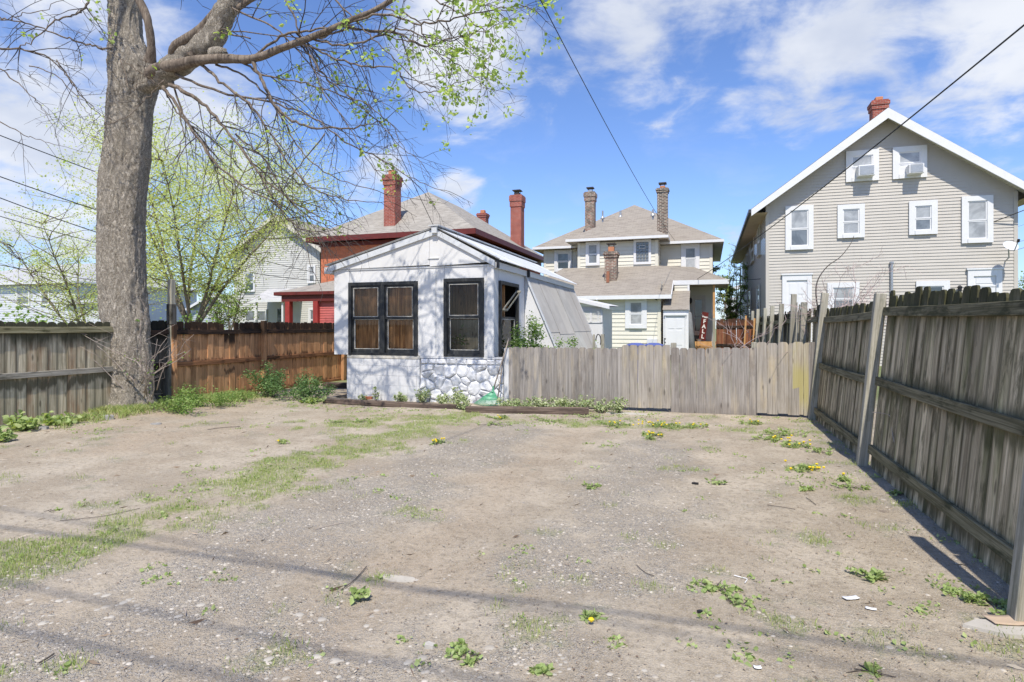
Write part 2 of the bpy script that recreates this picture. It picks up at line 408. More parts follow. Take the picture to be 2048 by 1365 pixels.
M['wire'] = simple('cable_rubber', (.012, .012, .013), .6)
M['wire_grey'] = simple('old_cable', (.13, .12, .11), .6)
M['door_white'] = paint('door_white', (.70, .70, .70), .4, .04, None, 0, 3, .03)
M['brown_wood'] = wood('stained_boards', (.76, .42, .21), (.52, .265, .125), mold=(.018, .014, .012), mold_amt=.28, ztop=(1.28, 1.48, .93), zband=((.80, .07, .6), (.05, .14, .8)), var=.45, grain=20, stain=(.55, .27, .12), stain_amt=.5)
M['brown_rail'] = wood('stained_rails', (.42, .20, .095), (.17, .08, .04), mold=(.012, .010, .009), mold_amt=.85, var=.3, gdir='x')
M['black_rail'] = wood('mouldy_rail', (.10, .06, .04), (.03, .022, .018), mold=(.010, .009, .008), mold_amt=.95, var=.3, gdir='x')
M['dark_wood'] = wood('dark_mouldy_boards', (.16, .15, .13), (.06, .055, .045), mold=(.012, .012, .009), mold_amt=.8, ztop=(1.15, 1.35, .9), var=.5)
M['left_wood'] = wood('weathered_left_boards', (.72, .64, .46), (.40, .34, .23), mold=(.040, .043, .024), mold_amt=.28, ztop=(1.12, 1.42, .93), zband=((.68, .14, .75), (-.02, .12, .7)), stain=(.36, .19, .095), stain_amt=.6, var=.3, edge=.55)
M['left_rail'] = wood('weathered_left_rails', (.50, .46, .38), (.27, .245, .20), mold=(.05, .05, .025), mold_amt=.55, var=.25, gdir='x')
M['left_rail_top'] = wood('mossy_left_rail', (.44, .40, .25), (.21, .19, .10), mold=(.035, .04, .012), mold_amt=.8, var=.2, gdir='x')
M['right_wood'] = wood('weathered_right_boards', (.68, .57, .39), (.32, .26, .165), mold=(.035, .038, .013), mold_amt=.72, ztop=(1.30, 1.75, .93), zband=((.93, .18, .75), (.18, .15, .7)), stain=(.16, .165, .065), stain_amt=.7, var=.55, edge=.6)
M['right_rail'] = wood('weathered_right_rails', (.27, .24, .15), (.11, .10, .055), mold=(.028, .032, .012), mold_amt=.75, var=.25, gdir='x')
M['post_wood'] = wood('grey_post', (.46, .43, .35), (.30, .28, .22), mold=(.10, .11, .06), mold_amt=.4, var=.25)
M['front_wood'] = wood('silver_pickets', (.355, .325, .295), (.23, .208, .185), mold=(.15, .125, .105), mold_amt=.5, stain=(.44, .37, .27), stain_amt=.55, var=.28, grain=34, zband=((.0, .2, .35),))
M['gate_wood'] = wood('tan_pickets', (.41, .37, .32), (.285, .255, .215), mold=(.2, .17, .13), mold_amt=.35, stain=(.50, .41, .26), stain_amt=.6, var=.2, grain=30)
M['gate_yellow'] = wood('lichened_picket', (.46, .42, .32), (.36, .30, .22), mold=(.40, .35, .12), mold_amt=.35, zband=((.50, .5, .7),), var=.15, grain=30)
M['tie'] = wood('old_timber', (.20, .15, .115), (.075, .055, .045), mold=(.02, .017, .014), mold_amt=.7, var=.2, gdir='x', grain=22)
M['new_wood'] = wood('fresh_board', (.62, .36, .15), (.48, .25, .1), mold_amt=.1, var=.15)
M['far_fence'] = wood('far_brown_fence', (.27, .11, .05), (.14, .05, .03), mold=(.03, .02, .015), mold_amt=.5, ztop=(1.5, 1.7, .7), var=.5)
M['handle_wood'] = wood('handle_wood', (.45, .38, .30), (.3, .25, .2), mold_amt=.2, var=.1)
M['green_plastic'] = simple('green_plastic', (.10, .36, .20), .45)
M['sign_red'] = wood('sign_board', (.14, .022, .018), (.075, .014, .012), mold_amt=.2, var=.1)
M['letter'] = paint('letter_paint', (.72, .70, .66), .6, .1)
M['blue_lid'] = simple('blue_plastic', (.10, .13, .36), .5)
M['black_plastic'] = simple('black_plastic', (.015, .015, .017), .5)
M['concrete'] = paint('concrete', (.50, .47, .42), .9, .15, (.33, .30, .26), .4, 5, .4, vert=False)
M['brick_loose'] = simple('loose_brick', (.42, .15, .08), .9)
M['stone_grey'] = simple('grey_stone', (.36, .35, .33), .85)
M['rock'] = paint('rock', (.50, .46, .39), .9, .2, (.38, .34, .27), .5, 9, .5, vert=False)
M['cardboard'] = paint('cardboard', (.50, .385, .28), .85, .12, (.35, .22, .14), .3, 6, .1, vert=False)
M['paper'] = simple('torn_paper', (.82, .82, .82), .7)
M['grey_column'] = paint('grey_column_paint', (.25, .26, .27), .8, .25, (.12, .12, .12), .4, 4, .3)
M['leaf_bg'] = leafmat('young_leaf_yellow', [(.50, .54, .20), (.62, .66, .30), (.74, .76, .42), (.56, .60, .25)], .55)
M['leaf_tree'] = leafmat('young_leaf_green', [(.28, .40, .09), (.42, .54, .15), (.55, .64, .26)], .45)
M['leaf_shrub'] = leafmat('shrub_leaf', [(.14, .24, .06), (.24, .36, .10), (.38, .48, .18)], .35)
M['leaf_dark'] = leafmat('dark_shrub_leaf', [(.08, .16, .05), (.14, .24, .08), (.22, .32, .12)], .25)
M['leaf_pale'] = leafmat('variegated_leaf', [(.24, .33, .12), (.40, .46, .24), (.56, .58, .38), (.17, .26, .08)], .25)
M['leaf_far'] = leafmat('far_leaf', [(.16, .24, .06), (.26, .35, .10), (.36, .43, .16)], .3)
M['grass'] = leafmat('grass_blade', [(.20, .29, .08), (.38, .45, .15), (.56, .54, .30), (.26, .36, .10), (.46, .50, .18)], .3)
M['weed'] = leafmat('weed_leaf', [(.28, .37, .13), (.36, .45, .18), (.46, .52, .25)], .35)
M['petal'] = leafmat('dandelion_petal', [(.85, .62, .02), (.9, .72, .04)], .2)
M['litter'] = leafmat('dead_leaf', [(.24, .17, .11), (.42, .33, .24), (.15, .10, .07), (.55, .48, .38)], .05)
M['gravel'] = leafmat('gravel_stone', [(.24, .21, .17), (.41, .365, .30), (.50, .455, .39), (.35, .305, .24), (.24, .215, .185), (.46, .41, .335)], 0)
M['cobble'] = leafmat('yellowish_pebble', [(.37, .33, .27), (.43, .39, .33), (.46, .425, .36), (.35, .32, .275)], 0)
M['twig'] = simple('twig_bark', (.085, .07, .06), .9)
M['twig_pale'] = simple('pale_twig', (.42, .35, .30), .9)
M['bush_twig'] = simple('pinkish_twig', (.44, .34, .31), .9)
# slats, translucent sheets, glass
def glassmat():
    m, nt, b, out = mat_new('dusty_glass')
    tr = N(nt, 'BsdfTransparent'); tr.inputs[0].default_value = (.86, .87, .86, 1)
    gl = N(nt, 'BsdfGlossy'); gl.inputs['Roughness'].default_value = .03
    df = N(nt, 'BsdfDiffuse'); df.inputs[0].default_value = (.5, .47, .42, 1)
    fr = N(nt, 'Fresnel'); fr.inputs[0].default_value = 1.5
    oc = N(nt, 'TexCoord').outputs['Object']
    d = smap(nt, noise_(nt, mapping(nt, oc, (3, 3, 2)), 3, 7, .7), .55, .9, .0, .10)
    m1 = N(nt, 'MixShader'); nt.links.new(d, m1.inputs[0]); nt.links.new(tr.outputs[0], m1.inputs[1]); nt.links.new(df.outputs[0], m1.inputs[2])
    m2 = N(nt, 'MixShader'); nt.links.new(math_(nt, 'MULTIPLY', fr.outputs[0], .75, clamp=True), m2.inputs[0]); nt.links.new(m1.outputs[0], m2.inputs[1]); nt.links.new(gl.outputs[0], m2.inputs[2])
    nt.links.new(m2.outputs[0], out.inputs[0]); return m
M['glass'] = glassmat()
def fibremat(name, col):
    m, nt, b, out = mat_new(name)
    oc = N(nt, 'TexCoord').outputs['Object']; oi = N(nt, 'ObjectInfo').outputs['Random']
    c = mix(nt, smap(nt, noise_(nt, oc, 1.6, 6, .65), .35, .7), tuple(x*.8 for x in col), col)
    c = mix(nt, math_(nt, 'MULTIPLY', oi, .4), c, (.56, .50, .44))
    setc(nt, b, 'Base Color', c); setc(nt, b, 'Roughness', .55); b.inputs['Specular IOR Level'].default_value = .25
    tr = N(nt, 'BsdfTranslucent'); nt.links.new(c, tr.inputs[0])
    ms = N(nt, 'MixShader'); ms.inputs[0].default_value = .3
    nt.links.new(b.outputs[0], ms.inputs[1]); nt.links.new(tr.outputs[0], ms.inputs[2]); nt.links.new(ms.outputs[0], out.inputs[0])
    return m
M['fibre'] = fibremat('yellowed_fibreglass', (.68, .665, .61))
M['fibre_old'] = fibremat('grey_fibreglass', (.60, .58, .54))
def barkmat():
    m, nt, b, out = mat_new('tree_bark')
    oc = N(nt, 'TexCoord').outputs['Object']
    wv = N(nt, 'VectorMath', operation='ADD'); nz = N(nt, 'TexNoise', i_Scale=7.0, i_Detail=6.0, i_Roughness=.7); nt.links.new(oc, nz.inputs['Vector'])
    sc = N(nt, 'VectorMath', operation='SCALE'); nt.links.new(nz.outputs['Color'], sc.inputs[0]); sc.inputs['Scale'].default_value = .16
    nt.links.new(oc, wv.inputs[0]); nt.links.new(sc.outputs[0], wv.inputs[1]); w = wv.outputs[0]
    r1 = noise_(nt, mapping(nt, w, (28, 28, 8)), 1.0, 5, .65, .6)
    r2 = noise_(nt, mapping(nt, w, (85, 85, 45)), 1.0, 5, .7)
    ridge = math_(nt, 'SUBTRACT', 1.0, math_(nt, 'MULTIPLY', math_(nt, 'ABSOLUTE', math_(nt, 'SUBTRACT', r1, .5)), 5.0), clamp=True)
    n3 = noise_(nt, mapping(nt, oc, (1, 1, .6)), 2.1, 6, .65)
    h = math_(nt, 'ADD', math_(nt, 'MULTIPLY', r1, .7), math_(nt, 'MULTIPLY', r2, .55))
    h = math_(nt, 'SUBTRACT', h, math_(nt, 'MULTIPLY', ridge, .18))
    c = mix(nt, smap(nt, h, .39, .53), (.19, .16, .125), (.78, .70, .58))
    c = mix(nt, math_(nt, 'MULTIPLY', smap(nt, n3, .50, .70), .45), c, (.66, .59, .49))
    c = mix(nt, math_(nt, 'MULTIPLY', smap(nt, noise_(nt, oc, 2.6, 6, .7), .55, .75), .4), c, (.20, .185, .115))
    c = mix(nt, smap(nt, r2, .54, .62, 0, .7), c, (.07, .055, .045))
    c = mix(nt, math_(nt, 'MULTIPLY', smap(nt, ridge, .5, .95), .40), c, (.085, .07, .052))
    setc(nt, b, 'Base Color', c); setc(nt, b, 'Roughness', .95); b.inputs['Specular IOR Level'].default_value = .1
    bump(nt, b, h, 1.0, .06)
    return m
M['bark'] = barkmat()
M['stem_bark'] = wood('stem_bark', (.27, .225, .175), (.14, .11, .085), mold_amt=.4, var=.05, grain=20)
M['branch'] = (lambda m: m)(wood('branch_bark', (.27, .22, .17), (.12, .092, .07), mold=(.05, .04, .03), mold_amt=.5, var=.05, grain=25))

# ------------------------------------------------------------ ground
def masks(x, y):
    n1 = fbm(x, y, .9, 5, 3); n2 = fbm(x, y, 2.6, 5, 40); n3 = fbm(x, y, 7, 4, 77)
    wob = (n1-.5)*1.1
    grass = 1.1*np.exp(-((x+4.0+wob*.7)/.62)**2)*sst(y, 1.2, 2.6)*sst(y, 11, 9.3)
    grass = np.maximum(grass, np.exp(-((x+4.9)/1.3)**2 - ((y-8.2+wob)/1.1)**2)*1.05)
    grass = np.maximum(grass, .72*np.exp(-((y-9.1-wob*.6)/.45)**2)*sst(x, -7, -5)*sst(x, 1.6, .6))
    grass = np.maximum(grass, .75*sst(x, -8.6, -9.5)*sst(y, 3, 4.2))
    grass = np.maximum(grass, .42*sst(x, .3, 1.3))
    grass = np.maximum(grass, .40*np.exp(-((x+1.5)/1.3)**2 - ((y-2.25)/.5)**2))
    grass = np.maximum(grass, .28)
    g = sst(grass + (n2-.5)*1.7 + (n3-.5)*1.2, .56, 1.08)
    gravel = np.exp(-((x+2.7+wob*.6)/.85)**2)*sst(y, 10, 8)
    gravel = np.maximum(gravel, .95*np.exp(-((x+.65+wob*.5)/.8)**2)*sst(y, 2.8, 3.6)*sst(y, 9, 7.5))
    gravel = np.maximum(gravel, .8*np.exp(-((y-2.2)/.9)**2)*sst(x, .6, -.4))
    gravel = np.maximum(gravel, .75*sst(x, .7, 1.6))
    gravel = np.maximum(gravel, .35)
    v = sst(gravel + (n2-.5)*1.2 + (n3-.5)*.8, .30, 1.15)
    red = sst(-x, 5.0, 7.5)*sst(n1, .35, .6)*.8 + sst(n1, .58, .75)*.35 + .55*np.exp(-((x+1.8+wob*.2)/.33)**2)*sst(y, 9.5, 8.5)
    return g, v, red
def gheight(x, y):
    h = (fbm(x, y, .5, 3, 5)-.5)*.05 + (fbm(x, y, 5, 3, 9)-.5)*.012
    h = h - .02*np.exp(-((x+1.7)/.35)**2)*sst(y, 9.5, 8) + .05*np.exp(-((x+9.3)/.8)**2-((y-8)/1.2)**2)
    near = sst(np.hypot(x+3, y-6), 30, 14)
    return h*near
def axis(fine0, fine1, step, far):
    a = list(np.arange(fine0, fine1+1e-6, step)); s = step*1.5; x = fine1
    hi = []
    while x < far: s *= 1.35; x += s; hi.append(x)
    lo = []; s = step*1.5; x = fine0
    while x > -far: s *= 1.35; x -= s; lo.append(x)
    return np.array(lo[::-1] + a + hi)
gx = axis(-10.6, 2.4, .045, 500); gy = axis(1.2, 11.4, .045, 500)
GX, GY = np.meshgrid(gx, gy, indexing='ij')
gH = gheight(GX, GY); mg, mv, mr = masks(GX, GY)
nx, ny = GX.shape
idx = np.arange(nx*ny).reshape(nx, ny)
F = np.stack([idx[:-1, :-1], idx[1:, :-1], idx[1:, 1:], idx[:-1, 1:]], -1).reshape(-1, 4)
def groundmat():
    m, nt, b, out = mat_new('yard_ground')
    oc = N(nt, 'TexCoord').outputs['Object']
    ag = N(nt, 'Attribute', attribute_name='grass').outputs['Fac']; av = N(nt, 'Attribute', attribute_name='gravel').outputs['Fac']; ar = N(nt, 'Attribute', attribute_name='red').outputs['Fac']
    n1 = noise_(nt, oc, 1.3, 8, .65); n2 = noise_(nt, oc, 22, 8, .7); n3 = noise_(nt, oc, 140, 4, .65)
    soil = mix(nt, smap(nt, n1, .38, .64), (.345, .285, .208), (.50, .43, .33))
    soil = mix(nt, math_(nt, 'MULTIPLY', ar, .75), soil, (.375, .285, .195))
    soil = mix(nt, math_(nt, 'MULTIPLY', smap(nt, n2, .46, .66), .6), soil, (.18, .145, .10))
    soil = mix(nt, math_(nt, 'MULTIPLY', smap(nt, n3, .50, .62), .6), soil, (.54, .48, .39))
    def peb(scale, thr, c):
        vo = N(nt, 'TexVoronoi', i_Scale=scale); nt.links.new(oc, vo.inputs['Vector'])
        sepc = N(nt, 'SeparateColor'); nt.links.new(vo.outputs['Color'], sepc.inputs[0])
        pc = N(nt, 'ValToRGB'); nt.links.new(sepc.outputs[0], pc.inputs[0]); e = pc.color_ramp.elements
        cols = [(.25, .235, .225), (.46, .43, .39), (.36, .32, .28), (.60, .57, .52), (.31, .295, .285)]
        while len(e) < 5: e.new(.5)
        for i, q in enumerate(cols): e[i].position = i/4; e[i].color = (*q, 1)
        f = smap(nt, vo.outputs['Distance'], .36, .50, 1, 0)
        f = math_(nt, 'MULTIPLY', f, math_(nt, 'GREATER_THAN', sepc.outputs[1], thr))
        return pc.outputs[0], f, mix(nt, f, c, pc.outputs[0])
    gmask = math_(nt, 'MULTIPLY', av, smap(nt, noise_(nt, oc, 9, 5, .7), .25, .55))
    base = mix(nt, math_(nt, 'MULTIPLY', av, .42), soil, (.355, .315, .255))
    pc1, f1, _ = peb(62, .25, base); pc2, f2, _ = peb(120, .3, base)
    f2m = math_(nt, 'MULTIPLY', f2, math_(nt, 'ADD', math_(nt, 'MULTIPLY', gmask, .65), .32)); f1m = math_(nt, 'MULTIPLY', f1, math_(nt, 'MULTIPLY', gmask, .85))
    c = mix(nt, f2m, base, pc2); c = mix(nt, f1m, c, pc1)
    gfac = math_(nt, 'MULTIPLY', ag, smap(nt, n2, .40, .60, .10, .70))
    c = mix(nt, gfac, c, (.225, .265, .095))
    sp = N(nt, 'SeparateXYZ'); nt.links.new(oc, sp.inputs[0])
    far = smap(nt, sp.outputs[1], 12.5, 14.5)
    c = mix(nt, math_(nt, 'MULTIPLY', far, .8), c, (.16, .21, .07))
    setc(nt, b, 'Base Color', c); setc(nt, b, 'Roughness', .95); b.inputs['Specular IOR Level'].default_value = .12
    h = math_(nt, 'ADD', math_(nt, 'MULTIPLY', n2, .6), math_(nt, 'MULTIPLY', f1m, .6)); h = math_(nt, 'ADD', h, math_(nt, 'MULTIPLY', f2m, .3)); h = math_(nt, 'ADD', h, math_(nt, 'MULTIPLY', n3, .3))
    bump(nt, b, h, 1.0, .02)
    return m
go = np_mesh('ground', np.stack([GX, GY, gH], -1).reshape(-1, 3), F, groundmat(), smooth=True, kind='structure')
for nm, arr in (('grass', mg), ('gravel', mv), ('red', mr)):
    a = go.data.attributes.new(nm, 'FLOAT', 'POINT'); a.data.foreach_set('value', arr.ravel().astype(np.float32))

def in_view(x, y, pad=60):
    d = -S_*x + C_*y; r = C_*x + S_*y; px = 1024+1198*r/np.maximum(d, .1)
    return (d > 2.0) & (px > -pad) & (px < 2048+pad)
# stones (embedded gravel): domes of six sides
def stones(name, x, y, rad, flat, mat, emb=.35):
    n = len(x); z = gheight(x, y); a0 = rng.random(n)*6.28; el = .65+.5*rng.random(n)
    k = 7; V = np.zeros((n, 2*k+1, 3)); 
    for j in range(k):
        an = a0 + 2*np.pi*j/k; jr = 1+.25*(rng.random(n)-.5)
        ca, sa = np.cos(an), np.sin(an)
        for lvl, (rr, hh) in enumerate(((1.0, -.15), (.72, .75))):
            lx = ca*rad*rr*jr; ly = sa*rad*rr*jr*el
            V[:, lvl*k+j, 0] = x+lx*np.cos(a0)-ly*np.sin(a0); V[:, lvl*k+j, 1] = y+lx*np.sin(a0)+ly*np.cos(a0); V[:, lvl*k+j, 2] = z+hh*rad*flat*(1+.2*(rng.random(n)-.5))
    V[:, 2*k] = np.stack([x, y, z+rad*flat], -1)
    T = []
    for j in range(k):
        j2 = (j+1) % k; T += [(j, j2, k+j2), (j, k+j2, k+j), (k+j, k+j2, 2*k)]
    T = np.array(T)[None] + (np.arange(n)*(2*k+1))[:, None, None]
    o = np_mesh(name, V.reshape(-1, 3), T.reshape(-1, 3), mat, smooth=False, kind='stuff'); return o
def sample(n, fn, x0=-10, x1=1.7, y0=1.3, y1=10.6, power=1.5):
    # more samples near the viewer
    u = rng.random(n*3); y = y0 + (y1-y0)*u**power; x = x0 + (x1-x0)*rng.random(n*3)
    ok = in_view(x, y) & (rng.random(n*3) < fn(x, y)); return x[ok][:n], y[ok][:n]
x, y = sample(27000, lambda x, y: masks(x, y)[1]**1.3*.9+.03)
props(stones('gravel', x, y, .0035+.011*rng.random(len(x))**2.4, .32, M['gravel']), 'small grey and tan gravel trodden into the bare yard', 'gravel')
x, y = sample(1500, lambda x, y: np.exp(-((y-2.3)/.45)**2)*sst(x, .4, -.4)*sst(fbm(x, y, 1.5, 4, 60), .38, .6) + .012, y1=8, power=1.6)
props(stones('pebbles', x, y, .010+.018*rng.random(len(x))**1.5, .16, M['cobble']), 'pale rounded pebbles set in the soil along the near edge of the yard', 'pebbles')
# grass blades in the thin lawn
def blades(name, x, y, hgt, wid, mat, kind='stuff', parent=None, spread=.6, z=None):
    n = len(x); z = gheight(x, y) if z is None else z; a = rng.random(n)*6.28; h = hgt*(.5+.9*rng.random(n)); w = wid*(.6+.8*rng.random(n))
    lean = spread*rng.random(n)*h; la = rng.random(n)*6.28
    V = np.zeros((n, 4, 3)); cx, sx = np.cos(a)*w, np.sin(a)*w
    V[:, 0] = np.stack([x-cx, y-sx, z-.003], -1); V[:, 1] = np.stack([x+cx, y+sx, z-.003], -1)
    V[:, 2] = np.stack([x+cx*.6+lean*.4*np.cos(la), y+sx*.6+lean*.4*np.sin(la), z+h*.6], -1)
    V[:, 3] = np.stack([x+lean*np.cos(la), y+lean*np.sin(la), z+h], -1)
    T = np.array([(0, 1, 2), (0, 2, 3)])[None] + (np.arange(n)*4)[:, None, None]
    return np_mesh(name, V.reshape(-1, 3), T.reshape(-1, 3), mat, kind=kind, parent=parent)
def clump(n, fn, per=14, sp=.035, **k):
    x, y = sample(n, fn, **k); x = np.repeat(x, per)+rng.normal(0, sp, len(x)*per); y = np.repeat(y, per)+rng.normal(0, sp, len(y)*per); return x, y
x, y = clump(11000, lambda x, y: masks(x, y)[0]**1.5, x0=-9.6, power=1.25)
props(blades('thin_grass', x, y, .028, .0018, M['grass']), 'thin patchy green grass between the wheel tracks', 'grass')
x, y = clump(300, lambda x, y: sst(x, -8.6, -9.4)*sst(y, 3.5, 5)*sst(fbm(x, y, .9, 3, 21), .38, .55), per=30, sp=.05, x0=-9.7, x1=-8.2, y0=4, y1=10.5, power=1)
x2, y2 = gr(410, 800); x2 = x2+rng.normal(0, .40, 5000); y2 = y2+rng.normal(0, .28, 5000)
x = np.concatenate([x, x2]); y = np.concatenate([y, y2])
props(blades('rough_grass', x, y, .10, .003, M['grass'], spread=1.0), 'taller rough grass along the foot of the left fence and round the big tree', 'grass')
# litter
def flakes(name, x, y, size, mat, zoff=.006, asp=2.2):
    n = len(x); z = gheight(x, y)+zoff; a = rng.random(n)*6.28; s = size*(.4+rng.random(n)); t = (rng.random((n, 4))-.3)*s[:, None]*.5
    V = np.zeros((n, 4, 3))
    for j, (u, v) in enumerate(((-1, 0), (0, -1/asp), (1, 0), (0, 1/asp))):
        V[:, j, 0] = x+s*(u*np.cos(a)-v*np.sin(a)); V[:, j, 1] = y+s*(u*np.sin(a)+v*np.cos(a)); V[:, j, 2] = z+t[:, j]
    return np_mesh(name, V.reshape(-1, 3), (np.array([[0, 1, 2, 3]])+(np.arange(n)*4)[:, None]), mat, kind='stuff')
x, y = sample(13000, lambda x, y: .25+.6*sst(fbm(x, y, 1.1, 4, 90), .45, .65)+.4*sst(x, .6, 1.5))
props(flakes('leaf_litter', x, y, .0075, M['litter']), 'dry brown leaf and bark litter strewn over the soil', 'litter')
x, y = sample(900, lambda x, y: .3+0*x)
props(flakes('straw', x, y, .035, M['litter'], asp=16), 'thin dry straws and stalks lying on the dirt', 'straw')

# ============================================================ building helpers
def front(Y): return lambda a, o, z: (a, Y-o, z)
def left_side(X): return lambda a, o, z: (X-o, a, z)      # wall that faces -x
def right_side(X): return lambda a, o, z: (X+o, a, z)
def siding(mb, xf, z0, z1, al, ar, e=.115, lap=.016):
    lap *= 1.6
    A = al if callable(al) else (lambda z: al); B = ar if callable(ar) else (lambda z: ar)
    z = z0
    while z < z1-1e-4:
        t = min(z+e, z1); a0, b0, a1, b1 = A(z), B(z), A(t), B(t)
        if b0-a0 < .02: break
        mb.face(xf(a0, lap, z-.018), xf(b0, lap, z-.018), xf(b1, .002, t), xf(a1, .002, t))
        z = t
def window(house, xf, a0, a1, z0, z1, tw=.11, trim='white_trim', up='pane_blind', lo='pane_mid', split=.52, sill=True, sash='white_trim', depth=.07, muntin=0):
    xf0 = xf; xf = lambda a, o, z: xf0(a, o+.022, z)
    w = MB(); d = depth
    w.box(a0, a0+tw, .012, d, z0, z1, xf); w.box(a1-tw, a1, .012, d, z0, z1, xf)
    w.box(a0+tw, a1-tw, .012, d, z1-tw, z1, xf); w.box(a0+tw, a1-tw, .012, d+(.03 if sill else 0), z0, z0+tw*.8, xf)
    wo = w.build('window', M[trim], house)
    i0, i1, j0, j1 = a0+tw, a1-tw, z0+tw*.8, z1-tw; s = .045; mid = j0+(j1-j0)*(1-split)
    q = MB()
    for (u, v, off) in ((j0, mid, .018), (mid-.0, j1, .030)):
        q.box(i0, i0+s, .014, off+.012, u, v, xf); q.box(i1-s, i1, .014, off+.012, u, v, xf)
        q.box(i0+s, i1-s, .014, off+.012, v-s, v, xf); q.box(i0+s, i1-s, .014, off+.012, u, u+s, xf)
    q.build('sash', M[sash], wo)
    for (u, v, mt, off) in ((j0, mid, lo, .019), (mid, j1, up, .028)):
        p = MB(); p.face(xf(i0+s*.8, off, u+s*.8), xf(i1-s*.8, off, u+s*.8), xf(i1-s*.8, off, v-s*.8), xf(i0+s*.8, off, v-s*.8)); p.build('pane', M[mt], wo)
    return wo
def pxwin(house, Y, x0, x1, y0, y1, **k):
    a0, _ = pw(x0, 0, Y); a1, _ = pw(x1, 0, Y); xm = (a0+a1)/2
    return window(house, front(Y), a0, a1, pyz(xm, Y, y1), pyz(xm, Y, y0), **k)
def hip(house, x0, x1, y0, y1, z, pitch, mat, fascia, fh=.12, soff='soffit', name='roof', back=None):
    w = x1-x0; dpt = y1-y0; hw = min(w, dpt)/2; zp = z+hw*pitch; cx = (x0+x1)/2
    if dpt >= w: ra = Vector((cx, y0+hw, zp)); rb = Vector((cx, (y1-hw) if back is None else back, zp))
    else: ra = Vector((x0+hw, (y0+y1)/2, zp)); rb = Vector((x1-hw, (y0+y1)/2, zp))
    m = MB(); a, b, c, d = (x0, y0, z), (x1, y0, z), (x1, y1, z), (x0, y1, z)
    if dpt >= w:
        m.face(a, b, ra); m.face(b, c, rb, ra)
        if back is None: m.face(c, d, rb)
        m.face(d, a, ra, rb)
    else:
        m.face(a, b, rb, ra); m.face(b, c, rb); m.face(c, d, ra, rb); m.face(d, a, ra)
    m.build(name, M[mat], house, uv=True)
    f = MB(); t = .03
    f.box(x0-.01, x1+.01, y0-t, y0, z-fh, z+.012); f.box(x0-t, x0, y0, y1, z-fh, z+.012); f.box(x1, x1+t, y0, y1, z-fh, z+.012)
    f.build('fascia', M[fascia], house)
    s = MB(); s.face((x0, y0, z-fh*.7), (x0, y1, z-fh*.7), (x1, y1, z-fh*.7), (x1, y0, z-fh*.7)); s.build('soffit', M[soff], house)
    return ra, rb
def chimney(house, cx, cy, w, z0, z1, mat, cap=.25, dep=None, flue='clay', flue_h=.25, metal=False):
    dep = dep or w; m = MB(); h, k = w/2, dep/2
    m.box(cx-h, cx+h, cy-k, cy+k, z0, z1-cap)
    m.box(cx-h-.04, cx+h+.04, cy-k-.04, cy+k+.04, z1-cap, z1-cap*.55); m.box(cx-h-.075, cx+h+.075, cy-k-.075, cy+k+.075, z1-cap*.55, z1-.06)
    m.box(cx-h-.03, cx+h+.03, cy-k-.03, cy+k+.03, z1-.06, z1)
    co = m.build('chimney', M[mat], house, uv=True)
    f = MB(); f.box(cx-h*.5, cx+h*.5, cy-k*.5, cy+k*.5, z1, z1+flue_h); f.build('flue', M[flue], co, bev=.02)
    if metal:
        c = MB(); zt = z1+flue_h
        for sx in (-1, 1):
            for sy in (-1, 1): c.bar((cx+sx*h*.42, cy+sy*k*.42, zt), (cx+sx*h*.42, cy+sy*k*.42, zt+.1), .02)
        c.box(cx-h*.75, cx+h*.75, cy-k*.75, cy+k*.75, zt+.1, zt+.16); c.build('chimney_cap', M['metal_dark'], co)
    return co
def corner(mb, xf, a, z0, z1, w=.1, d=.035): mb.box(a-w/2, a+w/2, 0, d, z0, z1, xf)

# ============================================================ grey gabled house on the right
Y = 26.0; gxl, gxr = 2.23, 10.50
gh = thing('grey_house', 'tall grey clapboard house with white rake boards and two air conditioners in its gable', 'house', ((gxl+gxr)/2, 30, 0))
ez, pk = 6.15, 9.62; cx = 6.34; hwid = (gxr-gxl)/2+.58; pitch = (pk-ez)/hwid
m = MB(); wz = ez+.58*pitch-.14
fa = lambda z: gxl if z <= wz else gxl+(z-wz)/pitch
fb = lambda z: gxr if z <= wz else gxr-(z-wz)/pitch
siding(m, front(Y), 0.0, pk-.22, fa, fb, .118)
siding(m, left_side(gxl), 0.0, wz, Y, 44.6, .118)
siding(m, right_side(gxr), 0.0, wz, Y, 44.6, .118)
m.box(gxl+.05, gxr-.05, 44.2, 44.5, 0, wz)
m.build('wall', M['grey_siding'], gh)
for xf_, a_ in ((front(Y), gxl+.03), (front(Y), gxr-.03), (left_side(gxl), Y+.08)): m = MB(); corner(m, xf_, a_, 0, wz-.1, .12); m.build('corner_board', M['grey_siding'], gh)
yo = 25.42; xl, xr = cx-hwid, cx+hwid
m = MB()
m.face((xl, yo, ez), (cx, yo, pk), (cx, 45.2, pk), (xl, 45.2, ez)); m.face((cx, yo, pk), (xr, yo, ez), (xr, 45.2, ez), (cx, 45.2, pk))
m.build('roof', M['shingle_grey'], gh, uv=True)
th = .30
for sgn in (-1, 1):
    xe = cx+sgn*hwid
    m = MB(); m.prism([(cx, pk-.02), (xe, ez-.02), (xe, ez-.02-th*.9), (cx, pk-th-.10)], yo-.03, yo+.02); m.build('rake_board', M['white_trim'], gh)
    # soffit boards under the overhang
    n = 46
    for i in range(n):
        t0, t1 = i/n, (i+.93)/n
        xa, xb = cx+sgn*hwid*t0, cx+sgn*hwid*t1; za, zb = pk-(pk-ez)*t0-.17, pk-(pk-ez)*t1-.17
        if i == 0: proto = None
        b = MB(); b.prism([(xa, za), (xb, zb), (xb, zb+.02), (xa, za+.02)], yo+.02, Y+.0); b.build('soffit_board', M['soffit'], gh)
